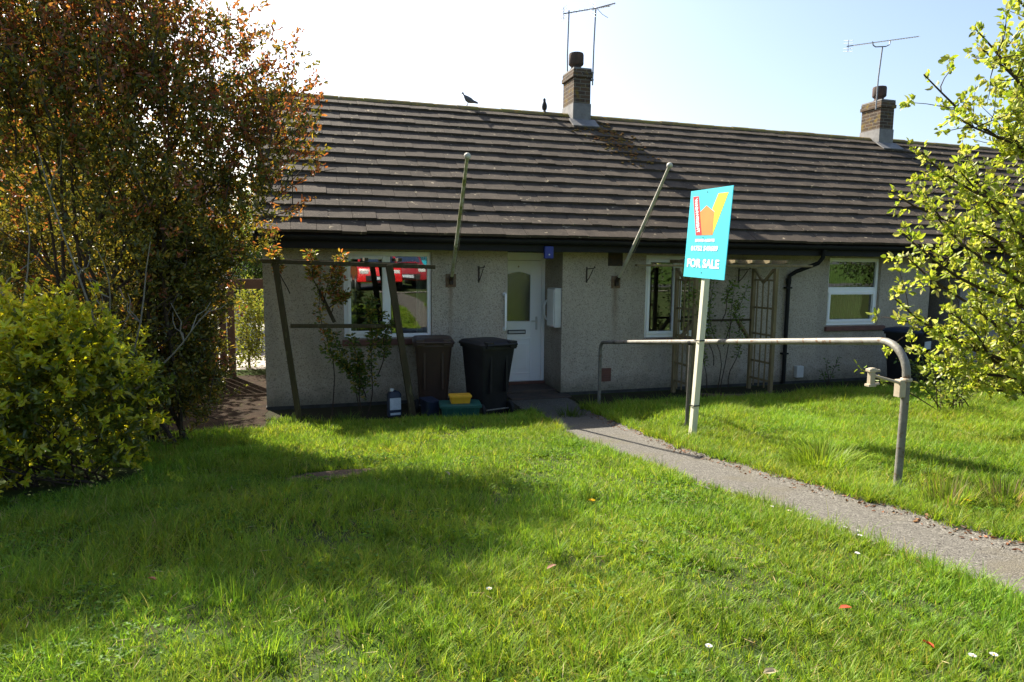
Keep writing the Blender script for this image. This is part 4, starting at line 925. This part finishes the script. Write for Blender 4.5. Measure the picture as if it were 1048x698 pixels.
# golden choisya
chz = g1(-1.6, 5.7)
che = [(-1.75, 5.75, chz+.68, .62, .6, .70), (-2.35, 5.7, chz+.75, .7, .65, .8), (-1.82, 5.65, chz+1.02, .46, .45, .40), (-1.38, 5.8, chz+.55, .32, .42, .5), (-2.6, 5.5, chz+.5, .7, .6, .6)]
co = thing('golden_shrub', 'rounded yellow green shrub at the left edge of the lawn', 'shrub', (-1.7, 5.75, chz))
CP, CD = ell_points(che, 2000, 3.2); kp = CP[:, 2] > chz+.06; CP = CP[kp]; CD = CD[kp]; nC = len(CP); k = 14
ctr = np.array([-1.8, 5.75, chz+.55]); outw = unit(CP-ctr); rad = np.linalg.norm((CP-ctr)/np.array([1.15, .7, .85]), axis=1)
tw = unit(outw*.7+np.array([0, 0, .55])[None]+RNG.normal(0, .35, (nC, 3)))
P = CP[:, None]+tw[:, None]*RNG.uniform(-.05, .06, (nC, k))[..., None]; D = tw[:, None]*.55+RNG.normal(0, .75, (nC, k, 3)); n = nC*k
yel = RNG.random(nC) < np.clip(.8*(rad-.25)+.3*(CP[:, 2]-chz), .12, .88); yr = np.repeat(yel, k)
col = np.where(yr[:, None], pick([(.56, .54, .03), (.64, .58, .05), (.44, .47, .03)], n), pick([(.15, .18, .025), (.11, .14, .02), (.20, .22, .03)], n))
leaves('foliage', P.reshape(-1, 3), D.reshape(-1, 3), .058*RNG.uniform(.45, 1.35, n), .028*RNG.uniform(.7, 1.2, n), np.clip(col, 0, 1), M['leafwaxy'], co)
s = MB()
for i in range(26):
    q = CP[random.randrange(nC)]; s.tube(wig((-1.7+random.uniform(-.4, .3), 5.75+random.uniform(-.2, .2), chz-.05), q, 6, .05), [.009-.0011*j for j in range(7)], 5)
s.build('stem', M['bark'], co, smooth=True)
dd = thing('dead_shrub', 'bare grey twiggy stems standing in the golden shrub', 'dead shrub', (-1.9, 6.3, g1(-1.9, 6.3)))
s = MB()
for a, b, r in (((-1.75, 6.3, .4), (-2.5, 6.1, 2.75), .02), ((-1.45, 6.2, .4), (-1.9, 6.0, 2.95), .013), ((-1.6, 6.2, .5), (-1.15, 5.9, 2.25), .012), ((-1.5, 6.2, .9), (-.75, 6.0, 1.72), .010), ((-2.1, 6.2, .5), (-2.0, 6.0, 2.5), .011), ((-1.4, 6.2, 1.2), (-1.55, 6, 2.2), .009)):
    pts = wig(a, b, 8, .06); s.tube(pts, [r*(1-.7*i/8) for i in range(9)], 6)
    for j in range(4):
        p = pts[random.randint(3, 7)]; s.tube(wig(p, p+Vector((random.gauss(0, .2), random.gauss(0, .15), random.uniform(.1, .4))), 4, .03), [.006, .005, .004, .003, .002], 4)
s.build('stem', M['palebark'], dd, smooth=True)
# light green tree at the right
TB = Vector((7.55, 4.9, g1(7.55, 4.9)-.05))
rt_ = thing('leafy_tree', 'fresh light green young tree reaching in from the right', 'tree', TB)
trunk = MB(); tp = wig(TB, TB+Vector((.1, .1, 5.6)), 10, .06); trunk.tube(tp, [.085*(1-.8*i/10) for i in range(11)], 10)
tips = [(6.38, 4.95, 4.62), (6.75, 4.6, 4.9), (5.42, 5.0, 3.85), (5.85, 4.8, 4.05), (5.62, 4.8, 3.45), (6.2, 4.5, 3.75), (5.12, 5.0, 2.80), (5.6, 4.7, 2.95), (5.25, 4.95, 2.42), (5.5, 5.1, 2.2), (5.95, 4.5, 2.6), (5.22, 4.95, 1.82), (5.35, 4.9, 3.15), (5.5, 4.9, 2.65), (5.75, 4.9, 1.5), (6.3, 4.7, 2.35), (6.9, 4.8, 4.4), (6.6, 5.0, 3.95), (6.3, 4.9, 3.4), (6.8, 5.1, 3.6), (6.0, 5.0, 4.3), (6.15, 5.1, 3.0), (6.6, 4.9, 4.9),
        (5.6, 4.8, 1.75), (6.1, 4.5, 1.9), (5.85, 4.95, 1.22), (6.2, 4.9, .98), (6.55, 4.7, .92), (6.6, 4.4, 1.5), (6.8, 4.3, 2.3), (6.9, 4.4, 3.2), (7.0, 4.5, 4.2), (8.4, 4.6, 3.5), (8.6, 5.4, 2.5), (7.9, 5.6, 4.2), (8.5, 5.0, 4.6), (7.3, 4.1, 1.2), (6.35, 5.3, 3.0), (6.4, 5.2, 2.0)]
P = []; D = []
def put(pts, n, s0, dirv):
    m = len(pts)-1
    for _ in range(max(1, n//4)):
        q = s0+(1-s0)*random.random(); i = min(m-1, int(q*m)); p = pts[i].lerp(pts[i+1], q*m-i); tw_ = Vector(RNG.normal(0, .6, 3)); tw_.z += .2
        for _ in range(4):
            d = (dirv.normalized()*.35+tw_*.5+Vector(RNG.normal(0, .6, 3))); d.z += .1; P.append(p+tw_*.02+d*.015); D.append(d)
for e in tips:
    e = Vector(e); h = max(.12, min(.85, (e.z-TB.z-.55)/5.6-.02)); a = tp[int(h*10)]
    L = (e-a).length; pts = wig(a, e, 10, .05*L, .06*L if e.z < 3 else -.0); trunk.tube(pts, [.026*(1-.85*i/10)+.002 for i in range(11)], 6)
    put(pts, 42, .35, e-a); put(pts, 12, .93, e-a)
    for j in range(17):
        i = random.randint(3, 9); p = pts[i]; dv = (e-a).normalized()*.5+Vector((random.gauss(-.05, .55), random.gauss(0, .5), random.gauss(.2, .5))); dv.normalize()
        ln = random.uniform(.18, .5); q = wig(p, p+dv*ln, 5, .025); put(q, 4, .9, dv); trunk.tube(q, [.006, .005, .004, .0035, .003, .002], 4, False); put(q, int(46*ln)+5, .15, dv)
trunk.build('trunk', M['bark'], rt_, smooth=True); n = len(P)
leaves('crown', np.array([tuple(p) for p in P]), np.array([tuple(d) for d in D]), .068*RNG.uniform(.35, 1.2, n), .042*RNG.uniform(.65, 1.2, n),
       np.clip(pick([(.33, .38, .045), (.39, .42, .075), (.25, .31, .035), (.44, .44, .17)], n), 0, 1), M['leaf'], rt_, fold=.18)
# undergrowth: plants that can be told apart
def tuft(label, x, y, n, h, r, cols, lean=.7, wd=.010, name='grass_tuft', cat='grass tuft', group=None):
    z = g1(x, y); a = RNG.uniform(0, 2*PI, n); rr = r*np.sqrt(RNG.random(n))*.45
    P = np.stack([x+rr*np.cos(a), y+rr*np.sin(a), np.full(n, z-.01)], 1); L = h*RNG.uniform(.5, 1.25, n); ln = RNG.uniform(.15, 1, n)*lean
    hd = np.stack([np.cos(a), np.sin(a), np.zeros(n)], 1); s = np.stack([-np.sin(a), np.cos(a), np.zeros(n)], 1); rows = []
    for t in np.linspace(0, 1, 6):
        c = P+np.array([0, 0, 1])*(L*(t-.55*ln*t*t))[:, None]+hd*(L*ln*(.35*t+.75*t*t))[:, None]; w_ = (wd*.5*(1-t**2)*RNG.uniform(.8, 1.2, n)*0+wd*.5*(1-t**1.7)+.0003)[:, None]
        rows += [c-s*w_, c+s*w_]
    V = np.stack(rows, 1).reshape(-1, 3); b = (np.arange(n)*12)[:, None]; F = np.concatenate([b+np.array([[2*i, 2*i+1, 2*i+3, 2*i+2]]) for i in range(5)], 0)
    o = np_mesh(name, V-np.array([x, y, z]), F, M['grass'], None, np.clip(np.repeat(pick(cols, n), 12, 0), 0, 1)); o.location = (x, y, z)
    return tag(o, label, cat, group)
gc = [(.18, .27, .02), (.24, .31, .03), (.13, .20, .015)]
tuft('large arching tuft of long grass beside the middle of the path', 3.78, 4.15, 520, .21, .6, gc, 1.1, .008)
tuft('ragged tall weed clump at the path edge near the rail foot', 3.62, 2.95, 240, .19, .32, gc+[(.22, .19, .08)], .6, .006)
tuft('tall dry weed clump at the right picture edge by the path', 3.95, 2.85, 260, .2, .35, gc+[(.25, .2, .1), (.22, .19, .08)], .6, .006)
tuft('small weed tuft growing at the foot of the sale board', 3.60, 5.75, 60, .12, .2, gc, .9, .008)
for i, (x, y) in enumerate(((3.4, 8.35), (4.5, 8.9), (5.2, 9.15), (8.3, 9.2), (8.9, 9.35), (9.5, 9.3), (-.2, 8.85), (.45, 8.85))):
    tuft(['leafy weed tuft beside the path near the doorstep', 'weed tuft in the bed by the far rail foot', 'weed tuft in the bed left of the arbour', 'weed tuft at the foot of the downpipe', 'weed tuft under the sash window with blinds', 'weed tuft right of the downpipe before the plinth', 'dark weed tuft at the house corner by the rose frame', 'weed tuft between the poles of the rose frame'][i], x, y, 90, .17, .4, [(.06, .10, .02), (.09, .14, .025)], .8, .012, 'weed', 'weed')
plant('garden_weed', 'upright leafy weed growing against the wall right of the downpipe', 'weed', (8.75, 9.6, 0), [((8.75, 9.6, 0), (8.7, 9.55, .5)), ((8.75, 9.6, 0), (8.9, 9.5, .55)), ((8.78, 9.6, 0), (8.6, 9.6, .35))], 60, [(.08, .13, .03)], .05)
plant('low_shrub', 'small leafy shrub under the tree branches by the far black bin', 'shrub', (9.9, 8.5, .1), [((9.9+random.gauss(0, .15), 8.5, .1), (9.9+random.gauss(0, .6), 8.4+random.gauss(0, .25), .45+random.random()*.5)) for _ in range(14)], 420, [(.12, .17, .03), (.18, .22, .05)], .06)
plant('low_shrub', 'leafy green shrub low under the tree at the right edge', 'shrub', (7.6, 6.2, .35), [((7.6+random.gauss(0, .15), 6.2, .3), (7.5+random.gauss(0, .5), 6.2+random.gauss(0, .3), .6+random.random()*.5)) for _ in range(14)], 420, [(.14, .19, .03), (.2, .23, .05)], .06)
# clover patches and dry thatch in the turf
cp = RNG.uniform([-2.2, 1.3], [2.5, 6.5], (60, 2)); cp = np.concatenate([cp, RNG.uniform([3.4, 2.4], [6.5, 7], (25, 2))]); m_ = 55
xy = (cp[:, None]+RNG.normal(0, .09, (len(cp), m_, 2))).reshape(-1, 2); xy = xy[~bare(xy[:, 0], xy[:, 1])]; n0 = len(xy)
a0 = RNG.uniform(0, 2*PI, n0); P = np.repeat(np.stack([xy[:, 0], xy[:, 1], gz(xy[:, 0], xy[:, 1])+RNG.uniform(.015, .05, n0)], 1), 3, 0)
aa = np.repeat(a0, 3)+np.tile([0, 2.09, 4.19], n0); D = np.stack([np.cos(aa), np.sin(aa), np.full(n0*3, .15)], 1)
tag(leaves('clover_leaves', P, D, RNG.uniform(.010, .019, n0*3), RNG.uniform(.010, .017, n0*3), np.clip(pick([(.10, .20, .02), (.14, .25, .03), (.08, .15, .02)], n0*3), 0, 1), M['grass'], None, up=(0, 0, 1)), 'low clover leaves growing in patches among the lawn grass', 'clover', kind='stuff')
n = 5000; xy = RNG.uniform([-2.5, 1.3], [7, 7], (n, 2)); xy = xy[~bare(xy[:, 0], xy[:, 1])]; n = len(xy)
tag(leaves('dry_thatch', np.stack([xy[:, 0], xy[:, 1], gz(xy[:, 0], xy[:, 1])+RNG.uniform(.01, .04, n)], 1), np.stack([RNG.normal(size=n), RNG.normal(size=n), RNG.normal(0, .25, n)], 1), RNG.uniform(.03, .09, n), np.full(n, .0028), np.clip(pick([(.42, .36, .18), (.30, .22, .10), (.20, .15, .07)], n), 0, 1), M['petal'], None), 'dry straw coloured stalks lying in the lawn', 'dead grass', kind='stuff')
# flowers and litter
def flower(label, x, y, r, colp, colc, name, cat, group, n=12):
    z = g1(x, y)+.045; t = thing(name, label, cat, (x, y, z-.045), group)
    a = np.arange(n)*2*PI/n; D = np.stack([np.cos(a), np.sin(a), np.full(n, .35)], 1); P = np.repeat(np.array([[x, y, z]]), n, 0)
    leaves('petals', P, D, np.full(n, r), np.full(n, r*.55), np.repeat(np.array([colp]), n, 0), M['petal'], t, up=(0, 0, 1))
    MB().ellipsoid((x, y, z+.002), (r*.33, r*.33, r*.2), 8, 5).build('flower_centre', colc, t)
    MB().tube([(x, y, z-.045), (x+.004, y, z-.02), (x, y, z)], .0015, 5).build('stem', M['boxgreen'], t)
for x, y in ((2.55, 2.52), (2.62, 2.60), (2.60, 2.66), (2.52, 2.83), (2.55, 3.02), (2.5, 3.1), (1.92, 1.44), (1.98, 1.42), (.64, 2.36), (2.30, 2.28), (3.5, 4.9), (1.2, 1.75)):
    flower('small white daisy in the short grass of the lawn', x, y, .013, (.8, .8, .76), M['yellow'], 'daisy', 'daisy', 'daisies scattered in the lawn')
flower('single yellow dandelion in the middle of the lawn', 1.58, 3.53, .022, (.75, .50, .01), M['yellow'], 'dandelion', 'dandelion', None, 20)
flower('yellow dandelion by the weeds right of the path', 3.66, 2.86, .022, (.75, .50, .01), M['yellow'], 'dandelion', 'dandelion', None, 20)
flower('yellow dandelion in the far lawn behind the rail post', 5.0, 4.75, .02, (.75, .50, .01), M['yellow'], 'dandelion', 'dandelion', None, 20)
def litter(label, x, y, size, col, name='fallen_leaf', cat='leaf'):
    z = g1(x, y)+.05; o = leaves(name, np.array([[0., 0, 0]]), np.array([[random.gauss(0, 1), random.gauss(0, 1), .2]]), [size], [size*.5], np.array([col]), M['petal'], None, up=(0, 0, 1)); o.location = (x, y, z); tag(o, label, cat)
litter('orange red fallen petal in the grass below the daisies', 1.81, 1.86, .05, (.55, .10, .05), 'fallen_petal', 'petal'); litter('orange red fallen petal near the bottom right corner', 1.87, 1.57, .05, (.5, .08, .03), 'fallen_petal', 'petal')
litter('pink brown dead leaf on the middle of the front lawn', .93, 2.52, .045, (.3, .15, .09)); litter('brown dead leaf in the shaded left grass', -.62, 2.99, .05, (.3, .13, .07)); litter('pale dead leaf at the bottom of the lawn', 1.25, 1.55, .05, (.45, .36, .22)); litter('pale dead leaf beside the bare soil patch', .95, 4.6, .06, (.4, .34, .22))
n = 700; yy = RNG.uniform(1.4, 8.4, n); side = RNG.random(n) < .75
xx = np.where(side, pxr(yy)+RNG.normal(-.02, .035, n), pxl(yy)+RNG.normal(.01, .03, n)); P = np.stack([xx, yy, gz(xx, yy)+.012], 1); D = np.stack([RNG.normal(size=n), RNG.normal(size=n), RNG.normal(0, .15, n)], 1)
tag(leaves('fallen_leaves', P, D, RNG.uniform(.012, .04, n), RNG.uniform(.008, .018, n), np.clip(pick([(.22, .09, .04), (.16, .08, .04), (.28, .15, .07), (.1, .06, .035)], n), 0, 1), M['petal'], None, up=(0, 0, 1)), 'brown leaf litter lying along both edges of the path', 'leaf litter', kind='stuff')

# ------------------------------------------------------------------ beyond the side passage
gt = thing('side_gate', 'brown timber gate frame at the end of the side passage', 'gate', (-1.3, 13, 0))
MB().box(-1.36, -1.24, 12.95, 13.05, -.1, 1.78).build('post', M['brownwood'], gt, bevel=.01); MB().box(-2.2, -.60, 12.92, 12.95, 1.62, 1.80).build('top_rail', M['brownwood'], gt, bevel=.006)
s = MB()
for i in range(6): s.box(-2.2+i*.14, -2.08+i*.14, 12.96, 12.98, .1, 1.6)
s.build('boards', M['brownwood'], gt)
sh = thing('garden_shed', 'pale grey garden shed with pitched roof beyond the side gate', 'shed', (-2.2, 20, 0))
MB().prism([(-3.0, 19.5, 0), (-1.5, 19.5, 0), (-1.5, 19.5, 2.3), (-2.2, 19.5, 3.1), (-3.0, 19.5, 2.3)], (0, 2.5, 0)).build('wall', M['shed'], sh)
r = MB(); r.bar((-1.35, 20.7, 2.2), (-2.2, 20.7, 3.16), 2.8, .06, (0, 0, 1)) if False else None
r.prism([(-2.2, 19.35, 3.2), (-1.3, 19.35, 2.17), (-1.3, 19.35, 2.11), (-2.2, 19.35, 3.12), (-3.15, 19.35, 2.07), (-3.15, 19.35, 2.13)], (0, 2.8, 0)); r.build('roof', M['shed'], sh)
MB().box(-2.5, -1.9, 19.47, 19.5, 0.05, 1.9).build('door', M['metergrey'], sh)
nh = thing('neighbour_house', 'brown roofed house behind the tall bronze shrub', 'house', (-9, 30, 0))
MB().box(-16, -3.6, 28, 35, 0, 3.0).build('wall', M['dash2'], nh)
MB().prism([(-16.4, 27.5, 2.9), (-16.4, 31.5, 6.0), (-16.4, 35.5, 2.9)], (13.2, 0, 0)).build('roof', M['roofbrown'], nh)
for x in (-14, -10.5, -6.5): wfr = MB().box(x, x+1.4, 27.95, 28, 1.0, 2.2).build('window', M['upvc'], nh); MB().box(x+.1, x+1.3, 27.93, 27.95, 1.1, 2.1).build('pane', M['inside'], wfr)
def bush(name, label, cat, ells, nc, k, size, cols, group=None, trunk=None, mat='leaf', flat=.5):
    e0 = ells[0]; base = (e0[0], e0[1], g1(e0[0], e0[1])); t = thing(name, label, cat, base, group)
    CP, CD = ell_points(ells, nc, 3.0); kp = CP[:, 2] > base[2]+.05; CP = CP[kp]; CD = CD[kp]; n = len(CP)
    P = CP[:, None]+RNG.normal(0, size*1.3, (n, k, 3)); D = CD[:, None]*.6+RNG.normal(0, .8, (n, k, 3)); m = n*k
    leaves('crown', P.reshape(-1, 3), D.reshape(-1, 3), size*RNG.uniform(.6, 1.3, m), size*flat*RNG.uniform(.7, 1.2, m), np.clip(np.repeat(pick(cols, n, None, .2), k, 0)*(1+RNG.normal(0, .12, (m, 1))), 0, 1), M[mat], t)
    s = MB(); hh = trunk or e0[5]*.8
    s.tube(wig((base[0], base[1], base[2]-.1), (e0[0]+.05, e0[1], e0[2]), 6, .04), [hh*.05*(1-.1*i) for i in range(7)], 7)
    for i in range(8): s.tube(wig((e0[0], e0[1], (base[2]+e0[2])/2), CP[i], 6, .08), [hh*.02*(1-.14*i2) for i2 in range(7)], 5)
    s.build('trunk', M['bark'], t, smooth=True)
    return t
bush('yellow_shrub', 'sunlit yellow green shrub by the patio beyond the side gate', 'shrub', [(-1.1, 14.2, .7, .32, .5, .75), (-1.05, 14.3, 1.3, .25, .4, .4)], 260, 9, .07, [(.2, .22, .04), (.25, .24, .06), (.14, .17, .03)])
bush('yellow_shrub', 'low bright green shrub beside the sunlit patio slab', 'shrub', [(-2.3, 21.5, .5, .6, .5, .6), (-1.5, 22, .7, .5, .5, .7)], 220, 8, .1, [(.16, .24, .03), (.22, .26, .04)])
bush('back_tree', 'dark green tree between the shed and the bungalow gable', 'tree', [(-1.15, 17.5, 2.4, .55, .8, .9), (-1.4, 18, 1.6, .5, .6, .7), (-.9, 17.5, 2.0, .4, .6, .6)], 420, 9, .09, [(.05, .09, .02), (.08, .12, .03)])
bush('back_tree', 'pale green tree showing over the shed roof', 'tree', [(-1.6, 23, 3.3, .7, .9, 1.0), (-2.6, 24, 2.6, .9, .9, .9)], 360, 9, .11, [(.15, .2, .04), (.1, .15, .03)])
for i, (x, y, r) in enumerate(((-5.2, 18, 2.0), (-8.5, 16, 2.6), (-3.8, 13.6, 1.5))):
    bush('back_tree', ['bushy tree behind the tall bronze shrub by the neighbour house', 'wide tree at the far left behind the bronze shrub', 'dark bush behind the stems of the bronze shrub'][i], 'tree', [(x, y, 2.6, r, r*.8, 2.5), (x-.3, y, 4.6, r*.75, r*.6, 1.6)], 1000, 9, .15, [(.07, .09, .022), (.12, .12, .03), (.16, .14, .035)])
hd = thing('side_hedge', 'low rough hedge closing the passage left of the side gate', 'hedge', (-3, 12, 0))
CP = np.stack([RNG.uniform(-5.5, -1.75, 1500), RNG.normal(11.6, .35, 1500), RNG.uniform(.05, 1.35, 1500)], 1); n = 1500*7
leaves('foliage', (CP[:, None]+RNG.normal(0, .08, (1500, 7, 3))).reshape(-1, 3), RNG.normal(size=(n, 3)), .07*RNG.uniform(.6, 1.3, n), .035*RNG.uniform(.7, 1.2, n), np.clip(pick([(.05, .08, .02), (.08, .11, .03), (.1, .09, .03)], n), 0, 1), M['leafwaxy'], hd)
s = MB()
for i in range(30): x = random.uniform(-5.4, -1.8); s.tube(wig((x, 11.6, -.05), (x+random.gauss(0, .2), 11.6, 1.1), 4, .06), [.02, .017, .013, .01, .006], 5)
s.build('stem', M['bark'], hd, smooth=True)

# ------------------------------------------------------------------ behind the camera: what the windows mirror
def car(label, x, y, colr, tall=0):
    z = g1(x, y)+.005; t = thing('parked_car', label, 'car', (x, y, z)); paint = surf('car_paint', colr, colr, 3, .25, 0, 1, .5, coat=.5)
    prof = [(-2.0, .35), (-2.02, .7), (-1.9, .92), (-1.2, 1.02+tall*.35), (-.55, 1.44+tall), (.9, 1.46+tall), (1.75, 1.05), (1.98, .95), (2.0, .35)]
    def P(s): return [(x+s*.5*0, y, 0)]
    b = MB(); W = .85; rings = []
    for wx, ins in ((-W, .06), (-W*.92, 0), (W*.92, 0), (W, .06)):
        rings.append([(x+wx*(1-.16*max(0, (pz-.95)/.5)), y-px_*(1-ins*.3), z+pz-(ins*.4 if pz > .9 else 0)) for px_, pz in prof])
    b.loft(rings); b.build('body', paint, t, smooth=True, bevel=.03)
    MB().prism([(x-.68, y+1.205, z+1.04+tall*.35), (x+.68, y+1.205, z+1.04+tall*.35), (x+.6, y+.62, z+1.40+tall), (x-.6, y+.62, z+1.40+tall)], (0, .012, .012)).build('windscreen', M['glass'], t)
    for sx in (-1, 1):
        MB().box(x+sx*.6-.16, x+sx*.6+.16, y+1.93, y+2.03, z+.66, z+.82).build('headlight', M['metergrey'], t, bevel=.03)
        for wy in (-1.2, 1.25):
            wl = MB().lathe((x+sx*.78, y+wy, z+.31), [(.2, -.1), (.31, -.09), (.31, .09), (.2, .1)], 20, Matrix.Rotation(PI/2, 3, 'Y')).build('wheel', M['rubber'], t, smooth=True)
            MB().lathe((x+sx*.8, y+wy, z+.31), [(.2, -.1), (.2, .1)], 16, Matrix.Rotation(PI/2, 3, 'Y')).build('rim', M['alu'], wl)
    MB().box(x-.55, x+.55, y+1.97, y+2.04, z+.40, z+.60).build('grille', M['rubber'], t, bevel=.02); MB().box(x-.26, x+.26, y+2.04, y+2.05, z+.46, z+.57).build('number_plate', M['label'], t)
car('bright red car parked facing the bungalow, mirrored in the wide window', 2.70, -7.6, (.55, .015, .015))
car('dark red car parked facing the bungalow, mirrored in the wide window', 3.98, -9.6, (.26, .012, .018), .12)
car('teal van parked facing the bungalow, mirrored in the wide window', 5.75, -13.2, (.02, .26, .32), .5)
for i, (x, r, h) in enumerate(((-7, 3.2, 3), (0, 3, 2.6), (9, 3.5, 3.2), (15, 3.2, 2.8), (21, 4, 3.5), (27, 3.5, 3))):
    bush('roadside_tree', ['wide tree at the left end of the row across the road', 'low tree across the road behind the red cars', 'tree across the road right of the teal van', 'short tree across the road, fourth in the row', 'tallest tree across the road', 'tree at the right end of the row across the road'][i], 'tree', [(x, -19, 1+h*.6, r, 2.2, h), (x+1.5, -19.5, 1+h*.9, r*.7, 2, h*.7)], 420, 8, .3, [(.05, .08, .02), (.07, .11, .025)])
for i, (x, y, r) in enumerate(((13.5, -6, 1.6), (19, -4, 2.0), (24, -3.2, 2.3))):
    bush('lawn_tree', ['small round tree on the lawn behind, nearest the path', 'middle round tree on the lawn behind', 'largest round tree on the lawn behind'][i], 'tree', [(x, y, 2.6, r, r, 1.5), (x+.3, y, 3.6, r*.7, r*.7, 1.1)], 420, 9, .16, [(.05, .08, .02), (.07, .11, .025)])
hg = thing('roadside_hedge', 'long clipped hedge along the far side of the road', 'hedge', (5, -16, g1(5, -16)))
MB().box(-30, 45, -16.4, -15.6, 1.0, 2.3).build('foliage', surf('hedge_leaf', (.05, .085, .02), (.03, .055, .014), 6, 1, 1, 12, .05), hg)
